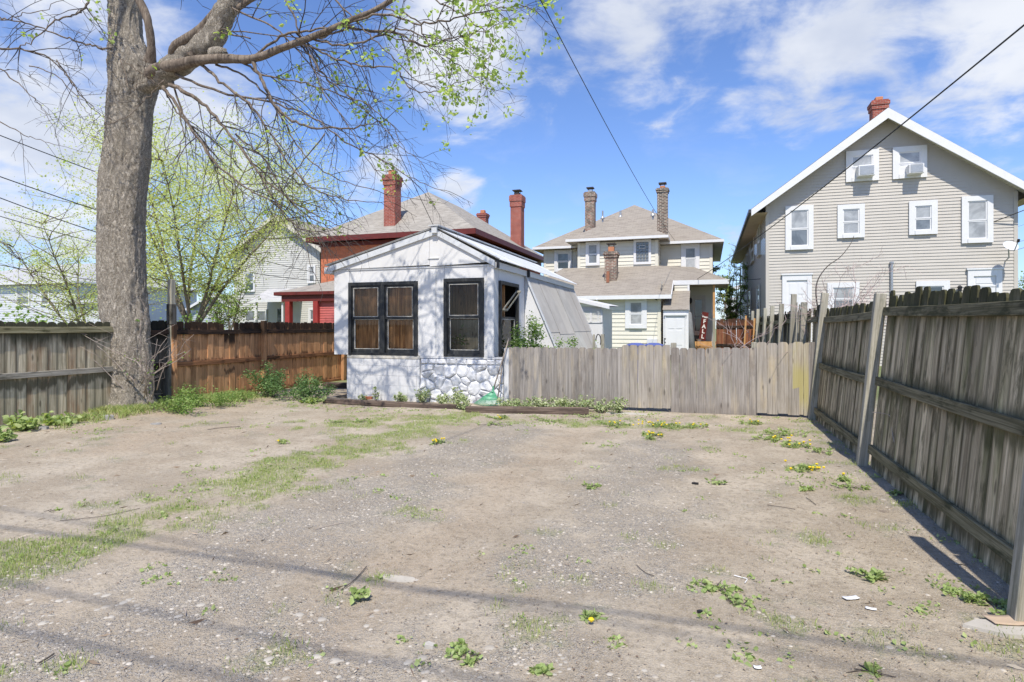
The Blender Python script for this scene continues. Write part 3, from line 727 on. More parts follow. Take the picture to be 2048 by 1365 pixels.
m = MB(); m.box(xl-.1, xl-.0, yo, 45.2, ez-.16, ez-.02); m.tube([(xl-.05, 45.1, ez-.14), (xl-.02, 45.1, ez-.35), (gxl-.06, 45.0, ez-.5), (gxl-.06, 45.0, .2)], .04, 6)
m.build('gutter', M['gutter_dark'], gh)
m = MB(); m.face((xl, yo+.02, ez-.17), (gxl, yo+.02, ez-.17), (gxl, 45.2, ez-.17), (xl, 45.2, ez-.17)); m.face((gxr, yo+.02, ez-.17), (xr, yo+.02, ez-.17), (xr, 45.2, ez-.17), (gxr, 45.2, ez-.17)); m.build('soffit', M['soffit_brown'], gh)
def g5(cx_, cy_): return 1440+cx_/2.967, 180+cy_/2.967
def gwin(c, **k):
    x0, y0 = g5(c[0], c[1]); x1, y1 = g5(c[2], c[3]); return pxwin(gh, Y, x0, x1, y0, y1, **k)
gwin((387, 690, 553, 950), tw=.18); gwin((695, 682, 856, 880), tw=.18, lo='pane_blind')
gwin((1118, 660, 1287, 860), tw=.19); gwin((1430, 632, 1616, 910), tw=.18, lo='pane_blind')
def ac_unit(xc, zc, w=.55, h=.40, y=Y-.06):
    b = MB(); b.box(xc-w/2, xc+w/2, y-.42, y, zc, zc+h); o = b.build('air_conditioner', M['white_trim'], gh, bev=.012)
    g = MB(); g.box(xc-w/2+.04, xc+w/2-.04, y-.428, y-.421, zc+.04, zc+h-.04); g.build('coil', M['metal_grey'], o)
    g = MB()
    for i in range(9): g.box(xc-w/2+.04, xc+w/2-.04, y-.438, y-.429, zc+.05+i*.037, zc+.062+i*.037)
    g.build('grille', M['alu'], o)
wo = gwin((745, 362, 940, 545), tw=.20, lo='white_trim'); x, z = pw(*g5(853, 525), Y); ac_unit(x, z)
wo = gwin((1022, 338, 1225, 527), tw=.20, lo='white_trim'); x, z = pw(*g5(1143, 512), Y); ac_unit(x, z, .48, .34)
gwin((635, 1145, 825, 1330), tw=.19); gwin((1160, 1135, 1360, 1330), tw=.19, up='pane_dark', lo='pane_mid')
def panel_door(house, xf, a0, a1, z0, z1, tw=.16, lites=False, drop=0):
    xf0 = xf; xf = lambda a, o, z: xf0(a, o+.022, z)
    d = MB(); d.box(a0, a0+tw, .014, .08, z0, z1, xf); d.box(a1-tw, a1, .014, .08, z0, z1, xf); d.box(a0+tw, a1-tw, .014, .08, z1-tw*1.3, z1, xf); d.box(a0-.04, a1+.04, .014, .11, z1, z1+.06, xf)
    do = d.build('door_frame', M['white_trim'], house)
    i0, i1, zt = a0+tw, a1-tw, z1-tw*1.3
    p = MB(); p.box(i0, i1, .012, .035, z0, zt, xf); dd = p.build('door', M['door_white'], do)
    q = MB(); w = (i1-i0); top = zt-.12-drop
    for cxn in (.29, .71):
        for (u, v) in ((top-.42, top), (top-1.15, top-.52), (top-1.75, top-1.25)):
            if lites and u > top-.5: continue
            if u < z0+.02: continue
            q.box(i0+w*(cxn-.15), i0+w*(cxn+.15), .0355, .047, u, v, xf)
    q.build('door_panel', M['door_white'], do)
    if lites:
        for k in range(4):
            g = MB(); u0 = i0+w*(.17+.17*k); g.box(u0, u0+w*.14, .036, .042, top-.42, top-.06, xf); g.build('pane', M['pane_dark'], do)
    return do
a0, _ = pw(1440+368/2.967, 0, Y); a1, _ = pw(1440+543/2.967, 0, Y); zt = pyz((a0+a1)/2, Y, 180+1100/2.967)
panel_door(gh, front(Y), a0, a1, .75, zt)
a0, _ = pw(1440+1465/2.967, 0, Y); a1, _ = pw(1440+1668/2.967, 0, Y); zt = pyz((a0+a1)/2, Y, 180+1068/2.967)
t = MB(); t.box(a0+.19, a1-.19, .058, .075, zt-.62, zt-.56, front(Y)); t.box(a0+.26, a1-.26, .058, .07, zt-.50, zt-.30, front(Y)); t.build('door_transom', M['white_trim'], gh)
panel_door(gh, front(Y), a0, a1, .75, zt, tw=.18, lites=True, drop=.45)
# side windows (wall that faces the gap)
for px0, px1, y0, y1 in ((1518, 1523, 445, 510), (1503, 1510, 463, 522), (1496, 1500, 475, 530), (1516, 1522, 568, 640), (1497, 1504, 575, 640)):
    ya, yb = xwallY(px0, gxl), xwallY(px1, gxl); ya, yb = min(ya, yb), max(ya, yb); d = -S_*gxl + C_*ya
    zt, zb = CAMZ+(655-y0)/1198*d, CAMZ+(655-y1)/1198*d
    if yb-ya < .9: yb = ya+.9
    window(gh, left_side(gxl), ya, yb, zb, zt, tw=.06, trim='grey_siding', up='pane_dark', lo='pane_dark')
chimney(gh, *(lambda X: (X, 31.0))(px_x(1757, 31.0)), .60, 8.7, pyz(5.9, 31, 212), 'brick_red', cap=.40, flue_h=.20)
# vent pipe and lamp on the grey wall
X, z = pw(1782, 527, Y); m = MB(); m.tube([(X, Y-.09, .3), (X, Y-.09, z-.1), (X, Y-.09, z)], .05, 8); m.tube([(X, Y-.09, z-.02), (X, Y-.09, z+.05)], .075, 8); m.build('service_pipe', M['metal_grey'], gh)
X, z = pw(1917, 578, Y); m = MB(); m.lathe((X, Y-.13, z-.12), [(.02, 0), (.06, .02), (.07, .16), (.09, .17), (.02, .24)], 8); m.bar((X, Y, z+.1), (X, Y-.13, z+.1), .03); m.build('wall_lamp', M['black_plastic'], gh)
# satellite dish
X, z = pw(2019, 494, Y-.6)
ds = thing('satellite_dish', 'white satellite dish on a bent arm at the right corner of the grey house', 'satellite dish', (X, Y-.5, z))
nrm = Vector((.1, -.75, .65)).normalized(); c0 = Vector((X, Y-.65, z)); u = nrm.cross(Vector((0, 0, 1))).normalized(); v = u.cross(nrm)
m = MB(); rings = 6; base = 0
for i in range(rings+1):
    r = .24*i/rings
    for j in range(20):
        a = 2*math.pi*j/20; p = c0 + (u*math.cos(a)*r*.95 + v*math.sin(a)*r) + nrm*(r*r*.9); m.v.append(tuple(p))
for i in range(rings):
    for j in range(20): m.f.append((i*20+j, i*20+(j+1) % 20, (i+1)*20+(j+1) % 20, (i+1)*20+j))
m.build('reflector', M['alu'], ds, smooth=True)
m = MB(); m.bar(c0-v*.28+nrm*.05, c0-v*.18+nrm*.42, .025); m.build('feed_arm', M['metal_grey'], ds)
m = MB(); m.bar(c0-v*.2+nrm*.38, c0-v*.16+nrm*.48, .06); m.build('receiver', M['black_plastic'], ds)
m = MB(); m.tube([c0, c0-nrm*.12, (X+.1, Y-.3, z-.35), (X+.1, Y-.03, z-.45)], .022, 8); m.build('mast', M['metal_grey'], ds)

# ============================================================ cream house in the middle
ch = thing('cream_house', 'cream clapboard house with hipped brown roofs, sooty brick chimneys and a back porch', 'house', (-3.5, 31.5, 0))
Ye, Yb, Ym = 28.0, 31.5, 33.0
xe0, xe1 = px_x(1120, Ye), px_x(1322, Ye)
m = MB(); zr = 2.92
siding(m, front(Ye), .0, zr-.05, xe0, xe1, .19, .02)
siding(m, right_side(xe1), .0, 3.6, Ye, 31.0, .19, .02)
siding(m, front(Yb), 3.6, 5.95, -6.62, -2.43, .19, .02); siding(m, right_side(-2.43), 3.6, 5.95, Yb, Ym, .19, .02); siding(m, left_side(-6.62), 3.6, 5.95, Yb, Ym, .19, .02)
siding(m, front(Ym), .0, 5.85, -8.9, .23, .19, .02); siding(m, right_side(.23), 0, 5.85, Ym, 42, .19, .02); siding(m, left_side(-8.9), 0, 5.85, Ym, 42, .19, .02)
m.box(-8.8, .1, 41.8, 42, 0, 5.85)
m.build('wall', M['cream_siding'], ch)
for xf_, a_, z0_, z1_, w_ in ((front(Ye), xe1-.08, 0, zr-.05, .15), (front(Yb), -6.54, 3.6, 5.95, .15), (front(Yb), -2.51, 3.6, 5.95, .15), (right_side(-2.43), Yb+.12, 3.6, 5.95, .18), (front(Ym), .15, 0, 5.85, .15), (front(Ym), -8.82, 0, 5.85, .15)): m = MB(); corner(m, xf_, a_, z0_, z1_, w_); m.build('corner_board', M['cream_siding'], ch)
hip(ch, -9.4, .75, 32.5, 42.6, 5.97, .606, 'shingle_brown', 'white_trim')
hip(ch, -7.14, -1.92, 31.0, 36.0, 6.10, .606, 'shingle_brown', 'white_trim', back=35.35)
# lower roof: one plane over the extension and the porch
sl_ = .44; zl = lambda y: 2.92+sl_*(y-27.6)
XL, XR = -9.6, .90; xs = px_x(1342, 27.6); xs2 = px_x(1342, 29.3)
m = MB()
m.face((XL, 27.6, zl(27.6)), (xs, 27.6, zl(27.6)), (xs, 29.3, zl(29.3)), (XL+1.2, 29.3, zl(29.3)))
m.face((XL+1.2, 29.3, zl(29.3)), (XR, 29.3, zl(29.3)), (XR-2.8*.9-1.0, 31.52, zl(31.52)), (-6.0, 31.52, zl(31.52)), (-7.4, 31.52, zl(31.52)))
m.face((XR, 29.3, zl(29.3)), (XR, 33.0, zl(29.3)), (XR-1.6, 33.0, zl(31.52)), (XR-2.8*.9-1.0, 31.52, zl(31.52)))
m.face((-7.4, 31.52, zl(31.52)), (XR-2.8*.9-1.0, 31.52, zl(31.52)), (XR-1.6, 33.0, zl(31.52)), (-7.4, 33.0, zl(31.52)))
m.build('lower_roof', M['shingle_brown'], ch, uv=True)
m = MB()
m.box(XL, xs+.02, 27.57, 27.6, zl(27.6)-.17, zl(27.6)+.01)
m.bar((xs+.015, 27.6, zl(27.6)-.08), (xs+.015, 29.3, zl(29.3)-.08), .03, .2)
m.box(xs, XR+.02, 29.27, 29.3, zl(29.3)-.20, zl(29.3)+.01); m.box(XR, XR+.03, 29.3, 33.0, zl(29.3)-.20, zl(29.3)+.01)
m.build('fascia', M['white_trim'], ch)
m = MB(); m.face((XL, 27.6, zl(27.6)-.12), (xs, 27.6, zl(27.6)-.12), (xs, Ye, zl(27.6)-.12), (XL, Ye, zl(27.6)-.12)); m.face((xe1, 29.3, zl(29.3)-.15), (XR, 29.3, zl(29.3)-.15), (XR, 33.0, zl(29.3)-.15), (xe1, 33.0, zl(29.3)-.15)); m.build('soffit', M['soffit'], ch)
def c4(cx_, cy_): return 1040+cx_/3.791, 350+cy_/3.791
def cwin(c, Y, **k):
    x0, y0 = c4(c[0], c[1]); x1, y1 = c4(c[2], c[3]); return pxwin(ch, Y, x0, x1, y0, y1, **k)
cwin((500, 510, 606, 690), Yb, tw=.13, lo='pane_mid'); cwin((262, 572, 395, 735), Ym, tw=.17, up='pane_mid', lo='pane_dark')
cwin((1222, 525, 1362, 735), Ym, tw=.20, up='pane_mid', lo='pane_blind'); cwin((799, 930, 963, 1165), Ye, tw=.21, up='pane_blind', lo='pane_blind')
# glass block window
x0, y0 = c4(862, 492); x1, y1 = c4(995, 680); a0, a1 = px_x(x0, Yb), px_x(x1, Yb); za, zb = pyz((a0+a1)/2, Yb, y1), pyz((a0+a1)/2, Yb, y0)
m = MB(); xf = front(Yb); tw = .13; m.box(a0, a0+tw, .01, .08, za, zb, xf); m.box(a1-tw, a1, .01, .08, za, zb, xf); m.box(a0+tw, a1-tw, .01, .08, zb-tw, zb, xf); m.box(a0+tw, a1-tw, .01, .08, za, za+tw, xf)
wo = m.build('window', M['white_trim'], ch); i0, i1, j0, j1 = a0+tw, a1-tw, za+tw, zb-tw
me_ = MB().box(-.5, .5, -.5, .5, -.5, .5).build('glass_block', M['pane_mid'], None, bev=.12); me_.parent = wo; bw, bh = (i1-i0)/4, (j1-j0)/6; oz = ORG[wo]; k = 0
for i in range(4):
    for j in range(6):
        if j == 4 and i in (1, 2): continue
        loc = (i0+bw*(i+.5)-oz.x, Yb-.03-oz.y, j0+bh*(j+.5)-oz.z)
        if k == 0: me_.location = loc; me_.scale = (bw*.92, .05, bh*.92)
        else:
            c = me_.copy(); COL.objects.link(c); c.parent = wo; c.location = loc
        k += 1
m = MB(); m.box(i0+bw*1.02, i0+bw*2.98, .02, .075, j0+bh*4.05, j0+bh*4.95, xf); v = m.build('vent_pane', M['white_trim'], wo)
m = MB(); m.box(i0+bw*1.15, i0+bw*2.85, .076, .08, j0+bh*4.2, j0+bh*4.8, xf); m.build('pane', M['pane_dark'], wo)
chimney(ch, -6.27, 33.3, .52, 6.3, 9.02, 'brick_old', cap=.5, flue='metal_grey', flue_h=.12, metal=True)
chimney(ch, -2.24, 32.0, .52, 6.0, 8.66, 'brick_black', cap=.22, flue='clay', flue_h=.14, metal=True)
chimney(ch, -4.55, 29.75, .58, 3.5, 5.20, 'brick_old', cap=.30, flue='clay', flue_h=.26, metal=True)
m = MB(); X, z = pw(1216, 566, 29.3); m.bar((X, 29.25, z), (X, 29.35, z+.55), .14, .1); m.build('flue_patch', M['rust'], ch)
for cx_, cy_, hh in ((627, 425, .45), (762, 400, .4), (1008, 405, .35)):
    px, py = c4(cx_, cy_); yy = 33.6; X = px_x(px, yy); zq = 6.1+(yy-31.0)*.606
    m = MB(); m.tube([(X, yy, zq-.3), (X, yy, zq+hh-.1)], .05, 8); m.lathe((X, yy, zq-.10), [(.14, 0), (.06, .14)], 10); m.build('roof_vent', M['metal_grey'], ch)
# porch
Yp = 29.7; xp0, xp1 = px_x(1377, Yp), px_x(1424, Yp)
m = MB(); siding(m, front(31.2), .7, 3.5, px_x(1372, 31.2), px_x(1428, 31.2), .19, .02); m.build('porch_wall', M['cream_siding'], ch); m = MB(); siding(m, front(29.32), 2.6, 3.55, px_x(1349, 29.32), px_x(1377, 29.32), .19, .02); m.build('porch_wall', M['cream_siding'], ch)
m = MB(); m.box(px_x(1375, 29.3), px_x(1379, 29.3), 29.28, 29.36, .8, 3.55); m.build('porch_corner', M['white_trim'], ch)
m = MB(); m.box(xe1+.2, xp1+.3, 29.6, 31.2, .62, .78); m.build('porch_deck', M['brown_wood'], ch)
m = MB(); m.box(xe1+.9, xp1, 29.56, 29.6, .60, .80); m.build('deck_edge', M['new_wood'], ch)
me_ = None
for i in range(9):
    m = MB(); xa = px_x(1384, 29.5)+i*.125; m.bar((xa, 29.52, .1), (xa+.5, 29.52, .6), .035, .012, up=(0, 1, 0)); m.build('lattice_slat', M['new_wood'], ch)
    m = MB(); m.bar((xa+.5, 29.54, .1), (xa, 29.54, .6), .035, .012, up=(0, 1, 0)); m.build('lattice_slat', M['new_wood'], ch)
X = px_x(1428, 29.6)
m = MB(); m.box(X-.06, X+.06, 29.5, 29.62, 0, 1.9); m.build('porch_post', M['post_wood'], ch); m = MB(); m.box(X-.05, X+.05, 29.51, 29.61, 1.9, 3.5); m.build('porch_post', M['new_wood'], ch)
m = MB(); m.bar((X-.1, 29.6, .1), (X-.02, 29.6, 1.65), .07); m.build('leaning_batten', M['white_trim'], ch)
x0, x1 = px_x(1383, 31.2), px_x(1411, 31.2)
w = MB(); xf = front(31.2); w.box(x0, x0+.1, .02, .09, .78, 3.05, xf); w.box(x1-.1, x1, .02, .09, .78, 3.05, xf); w.box(x0+.1, x1-.1, .02, .09, 2.93, 3.05, xf); do = w.build('door_frame', M['soffit'], ch)
w = MB(); w.box(x0+.1, x1-.1, .02, .05, .78, 2.93, xf); w.build('door', M['soffit'], do)
for u, v in ((1.3, 1.98), (2.02, 2.82)):
    w = MB(); w.box(x0+.17, x1-.17, .051, .06, u, v, xf); w.build('pane', M['pane_dark'], do)
X, z = pw(1381, 602, 31.2); m = MB(); m.lathe((X, 31.05, z-.15), [(.03, 0), (.07, .04), (.08, .22), (.02, .3)], 8); m.build('porch_lamp', M['black_plastic'], ch)
# cellar entrance: shingled lean-to over a white door
Yc = 27.45; xc0, xc1 = px_x(1325.5, Yc), px_x(1378, Yc); zt = pyz((xc0+xc1)/2, Yc, 620); zr2 = pyz((xc0+xc1)/2, 28.3, 595)
m = MB(); m.face((xc0, Yc-.1, zt), (xc1, Yc-.1, zt), (xc1, 29.3, zr2+.35), (xc0, 29.3, zr2+.35)); m.build('cellar_roof', M['shingle_brown'], ch, uv=True)
m = MB(); m.box(xc0+.02, xc1-.02, Yc, Yc+.04, zt-.22, zt-.02); m.box(xc1-.14, xc1-.02, Yc, Yc+.04, .0, zt-.22); m.box(xc0+.02, xc0+.1, Yc, Yc+.04, .0, zt-.22)
m.box(xc1-.06, xc1-.02, Yc+.04, 29.2, 0, zt); m.box(xc0+.02, xc0+.06, Yc+.04, 28, 0, zt); m.build('cellar_frame', M['white_trim'], ch)
panel_door(ch, front(Yc+.03), xc0+.1, xc1-.14, .25, zt-.25, tw=.03)
m = MB()
for zz_ in (.42, .58): X, z = pw(1330, 685, Yc); m.lathe((X, Yc-.06, zz_+.35), [(.0, 0), (.04, .01), (.04, .05), (0, .06)], 8)
m.build('door_knob', M['metal_dark'], ch)
m = MB(); X, z = pw(1197, 598, Ye); m.tube([(X, 27.55, 2.78), (X, 27.75, 2.6), (X, 27.95, 2.45), (X, 27.95, .1)], .045, 6); m.build('downspout', M['white_trim'], ch)
m = MB(); X, z = pw(1313, 597, Ye); m.lathe((X, Ye-.12, z-.1), [(.02, 0), (.07, .05), (.05, .14), (0, .16)], 8); m.build('floodlight', M['metal_dark'], ch)
m = MB(); X, z = pw(1215, 677, Ye); m.box(X-.12, X+.12, Ye-.12, Ye-.02, z-.1, z+.1); m.build('meter_box', M['soffit'], ch)
m = MB(); X, z = pw(1308, 683, Ye); m.box(X-.3, X+.15, Ye-.16, Ye-.02, z-.35, z+.1); m.build('utility_box', M['white_siding'], ch)
# leaning grey column before the cellar door
a = at(1376, 624, 27.2); b = at(1384, 700, 27.0); dv = (b-a).normalized(); b = a + dv*((a.z)/(-dv.z))
cl = thing('grey_column', 'round grey column with a domed top leaning beside the cellar door', 'column', (b.x, b.y, 0))
m = MB(); m.tube([a+dv*.0, a+dv*.04, a+dv*.12, b], [.06, .13, .155, .165], 14); m.build('shaft', M['grey_column'], cl, smooth=True)
m = MB(); m.lathe((a.x-.02, a.y-.17, a.z-.25), [(0, 0), (.035, .01), (.035, .04), (0, .05)], 8); m.build('hook', M['metal_dark'], cl)
# FALL sign on the porch
a = at(1411, 625, 28.55); b = at(1404, 680.5, 28.35); zb_ = .80
sg = thing('porch_sign', 'tall narrow dark red porch sign with FALL in pale letters', 'sign', (b.x, b.y, .8))
up = (a-b).normalized(); side = Vector((.95, .31, 0)).normalized(); side = (side-up*side.dot(up)).normalized(); nrm = side.cross(up)
H = (a-b).length; W = .30
m = MB(); m.bar(b-nrm*-.0, a, W, .03, up=nrm); m.build('board', M['sign_red'], sg)
def letter(txt, frac, size, parent, sx=1):
    cu = bpy.data.curves.new('letter', 'FONT'); cu.body = txt; cu.size = size; cu.extrude = .006; cu.align_x = 'CENTER'; cu.align_y = 'CENTER'; cu.offset = .006
    tmp = bpy.data.objects.new('tmp', cu); COL.objects.link(tmp); dg = bpy.context.evaluated_depsgraph_get(); me = bpy.data.meshes.new_from_object(tmp.evaluated_get(dg)); bpy.data.objects.remove(tmp)
    me.name = 'letter'; me.materials.clear(); me.materials.append(M['letter']); o = bpy.data.objects.new('letter', me); COL.objects.link(o); o.parent = parent
    nn = nrm if nrm.y < 0 else -nrm
    s2 = up.cross(nn).normalized()
    mt = Matrix((s2*sx, up, nn)).transposed().to_4x4(); mt.translation = b+up*H*frac+nn*.025-ORG[parent]; o.matrix_local = mt
for t_, f_ in (('F', .66), ('A', .48), ('L', .305), ('L', .12)): letter(t_, f_, .27, sg)
letter('happy', .83, .105, sg)
# pots on the porch
for i, (px, py, r, lab) in enumerate(((1391, 679, .17, 'larger black plant pot on the back porch beside the sign'), (1398, 681, .13, 'small grey bowl in front of the black pot on the porch'))):
    p = at(px, py, 28.6-.2*i); o = MB().lathe((p.x, p.y, .785), [(r*.7, 0), (r, .28 if i == 0 else .12), (r*1.1, .30 if i == 0 else .13), (r*.85, .29 if i == 0 else .12)], 14).build('plant_pot', M['black_plastic'] if i == 0 else M['metal_grey'], smooth=False); props(o, lab, 'pot')

# ============================================================ red brick house
rh = thing('brick_house', 'red brick house with a hipped grey shingle roof, oxblood eaves and tall chimneys', 'house', (-15.5, 33, 0))
ex0, ex1 = px_x(612, 27.2), -10.8; Yr = 27.75; rx0, rx1 = ex0+.55, ex1-.55
ez = 6.30; hw = (ex1-ex0)/2
m = MB(); m.box(rx0, rx1, Yr, 41.2, 0, ez-.25); m.build('wall', M['brick_orange'], rh, uv=True)
hip(rh, ex0, ex1, 27.2, 41.8, ez, 3.16/hw*1.0, 'shingle_grey', 'red_paint', fh=.26, soff='red_paint')
m = MB(); m.box(rx0-.06, rx1+.06, Yr-.06, 41.25, ez-.48, ez-.26); m.build('frieze', M['red_paint'], rh)
chimney(rh, -15.95, 28.3, .66, 6.1, pyz(-15.95, 28.3, 352), 'brick_red', cap=.55, flue_h=.28)
chimney(rh, -11.55, 36.4, .70, 6.3, pyz(-11.55, 36.4, 392), 'brick_red', cap=.75, flue='metal_dark', flue_h=.18, metal=True)
chimney(rh, px_x(966, 40), 40, .62, 8.3, pyz(-15.3, 40, 428), 'brick_red', cap=.3, flue_h=.25)
chimney(rh, px_x(796, 29.2), 29.2, .34, 6.3, pyz(-15.4, 29.2, 428), 'brick_black', cap=.1, flue='metal_dark', flue_h=.02)
# back porch of the brick house
Yq = 24.0; qx0, qx1 = px_x(548, Yq), px_x(700, Yq); zq = pyz(-17, Yq, 583)
m = MB(); m.face((qx0, Yq, zq), (qx1, Yq, zq), (qx1, Yr, zq+.85), (qx0+.9, Yr, zq+.85)); m.face((qx0, Yq, zq), (qx0+.9, Yr, zq+.85), (qx0, Yr, zq)); m.build('porch_roof', M['shingle_grey'], rh, uv=True)
m = MB(); m.box(qx0, qx1, Yq-.03, Yq, zq-.14, zq+.01); m.box(qx0+.35, qx1, Yq+.1, Yq+.3, zq-.45, zq-.14); m.box(qx0, qx1, Yq, Yr, zq-.16, zq-.14); m.build('porch_beam', M['red_paint'], rh)
for px in (577, 633):
    X = px_x(px, Yq+.2); m = MB(); m.box(X-.13, X+.13, Yq+.1, Yq+.36, 0, zq-.45); m.build('porch_post', M['post_red'], rh)
m = MB(); siding(m, front(Yq+.3), 0, zq-.45, px_x(637, Yq+.3), qx1, .12, .016); m.build('porch_wall', M['pink_siding'], rh)

# ============================================================ pale gabled house behind the porch
Yw = 30.5; wx0, wx1 = px_x(468, Yw), px_x(640, Yw)
wh = thing('pale_gabled_house', 'pale clapboard house with a steep gable behind the young tree, left of the brick house', 'house', ((wx0+wx1)/2, 36, 0))
apx, apz = pw(556, 430, Yw); ezl = pw(468, 507, Yw)[1]; pit = (apz-ezl)/(apx-wx0)
m = MB(); siding(m, front(Yw), 0, apz-.15, lambda z: wx0 if z < ezl else wx0+(z-ezl)/pit, lambda z: wx1 if z < apz-(wx1-apx)*pit else apx+(apz-z)/pit, .13)
siding(m, left_side(wx0), 0, ezl, Yw, 42, .13); m.build('wall', M['pale_siding'], wh)
m = MB(); ov = .45; m.face((wx0-ov, Yw-.4, ezl-ov*pit), (apx, Yw-.4, apz), (apx, 42, apz), (wx0-ov, 42, ezl-ov*pit)); m.face((apx, Yw-.4, apz), (wx1+ov, Yw-.4, apz-(wx1+ov-apx)*pit), (wx1+ov, 42, apz-(wx1+ov-apx)*pit), (apx, 42, apz))
m.face((apx, 34, apz-.3), (wx1+3.5, 34, apz-1.0), (wx1+3.5, 38, apz-1.0), (apx, 38, apz-.3)); m.build('roof', M['shingle_grey'], wh, uv=True)
m = MB(); m.prism([(apx, apz-.01), (wx0-ov, ezl-ov*pit-.01), (wx0-ov, ezl-ov*pit-.24), (apx, apz-.28)], Yw-.44, Yw-.40); m.prism([(apx, apz-.01), (wx1+ov, apz-(wx1+ov-apx)*pit), (wx1+ov, apz-(wx1+ov-apx)*pit-.23), (apx, apz-.28)], Yw-.44, Yw-.40); m.build('rake_board', M['soffit'], wh)
def wwin(c, **k): pxwin(wh, Yw, 380+c[0]/3.9, 380+c[2]/3.9, 330+c[1]/3.9, 330+c[3]/3.9, **k)
wwin((425, 835, 512, 992), tw=.1, lo='pane_dark', up='pane_mid'); wwin((922, 785, 985, 925), tw=.1); wwin((425, 1130, 520, 1300), tw=.1, up='pane_mid'); wwin((520, 1130, 606, 1300), tw=.1, up='pane_mid'); wwin((930, 1120, 985, 1290), tw=.1, up='pane_mid', lo='pane_dark')
m = MB(); a0, z0 = pw(500, 600, Yw-1.6); a1, _ = pw(572, 0, Yw-1.6); m.face((a0, Yw-1.6, z0), (a1, Yw-1.6, z0), (a1, Yw, z0+.75), (a0, Yw, z0+.75)); m.build('porch_roof', M['shingle_light'], wh, uv=True)
m = MB(); m.box(a0, a1, Yw-1.63, Yw-1.6, z0-.15, z0); m.box(a0+.3, a0+.4, Yw-1.5, Yw-1.4, 0, z0-.15); m.box(a1-.4, a1-.3, Yw-1.5, Yw-1.4, 0, z0-.15); m.build('porch_frame', M['white_trim'], wh)
m = MB(); a0, a1 = px_x(556, Yw), px_x(567, Yw); m.box(a0, a1, Yw-.06, Yw-.02, .3, 2.6); m.build('door', M['pane_dark'], wh)

# small blue-grey house
Y3 = 40; bx0, bx1 = px_x(385, Y3), px_x(467, Y3)
bh_ = thing('blue_grey_house', 'low blue-grey house with white trim seen under the young tree', 'house', ((bx0+bx1)/2, 44, 0))
ap, apz = pw(428, 588, Y3); ez = pw(467, 610, Y3)[1]; pit = (apz-ez)/(bx1-ap)
m = MB(); siding(m, front(Y3), 0, apz-.1, lambda z: bx0 if z < ez else max(bx0, ap-(apz-z)/pit), lambda z: bx1 if z < ez else ap+(apz-z)/pit, .16); m.box(bx1-.05, bx1, Y3, 48, 0, ez); m.build('wall', M['blue_siding'], bh_)
m = MB(); m.face((bx0-.5, Y3-.4, apz-(ap-bx0+.5)*pit), (ap, Y3-.4, apz), (ap, 48, apz), (bx0-.5, 48, apz-(ap-bx0+.5)*pit)); m.face((ap, Y3-.4, apz), (bx1+.5, Y3-.4, ez-.5*pit), (bx1+.5, 48, ez-.5*pit), (ap, 48, apz)); m.build('roof', M['shingle_grey'], bh_, uv=True)
m = MB(); m.prism([(ap, apz), (bx1+.5, ez-.5*pit), (bx1+.5, ez-.5*pit-.2), (ap, apz-.24)], Y3-.44, Y3-.4); m.prism([(ap, apz), (bx0-.5, apz-(ap-bx0+.5)*pit), (bx0-.5, apz-(ap-bx0+.5)*pit-.2), (ap, apz-.24)], Y3-.44, Y3-.4); m.box(bx1-.15, bx1, Y3-.04, Y3, 0, ez-.3); m.box(bx0, bx1, Y3-.03, Y3, ez-.62, ez-.42); m.build('rake_board', M['white_trim'], bh_)
for x0, x1 in ((417, 428), (438, 448)): pxwin(bh_, Y3, x0, x1, 614, 636, tw=.1, up='pane_blind', lo='pane_blind')

# white house and white garage at the far left
Y4 = 35; lx0, lx1 = px_x(-160, Y4), px_x(152, Y4)
lh = thing('white_house', 'white clapboard house with a light roof above the left fence', 'house', ((lx0+lx1)/2, 40, 0))
ez = pyz(px_x(60, Y4), Y4, 568)
m = MB(); siding(m, front(Y4), 0, ez, lx0, lx1, .15); siding(m, right_side(lx1), 0, ez, Y4, 47, .15); m.build('wall', M['white_siding'], lh)
hip(lh, lx0-.5, lx1+.5, Y4-.5, 47, ez+.05, .36, 'shingle_light', 'white_trim')
pxwin(lh, Y4, 33, 61, 572, 612, tw=.16); pxwin(lh, Y4, 82, 100, 576, 612, tw=.14)
Y5 = 32; kx0, kx1 = px_x(133, Y5), px_x(215, Y5)
kh = thing('white_garage', 'bright white clapboard garage directly left of the big tree trunk', 'garage', ((kx0+kx1)/2, 36, 0)); ez = pyz(kx0, Y5, 606)
m = MB(); siding(m, front(Y5), 0, ez, kx0, kx1, .15); siding(m, left_side(kx0), 0, ez, Y5, 38, .15); m.build('wall', M['white_siding'], kh)
m = MB(); m.face((kx0-.3, Y5-.3, ez), (kx1+.3, Y5-.3, ez), (kx1+.3, 35, ez+.55), (kx0-.3, 35, ez+.55)); m.box(kx0-.3, kx1+.3, Y5-.34, Y5-.3, ez-.12, ez+.01); m.build('roof', M['shingle_light'], kh, uv=True)

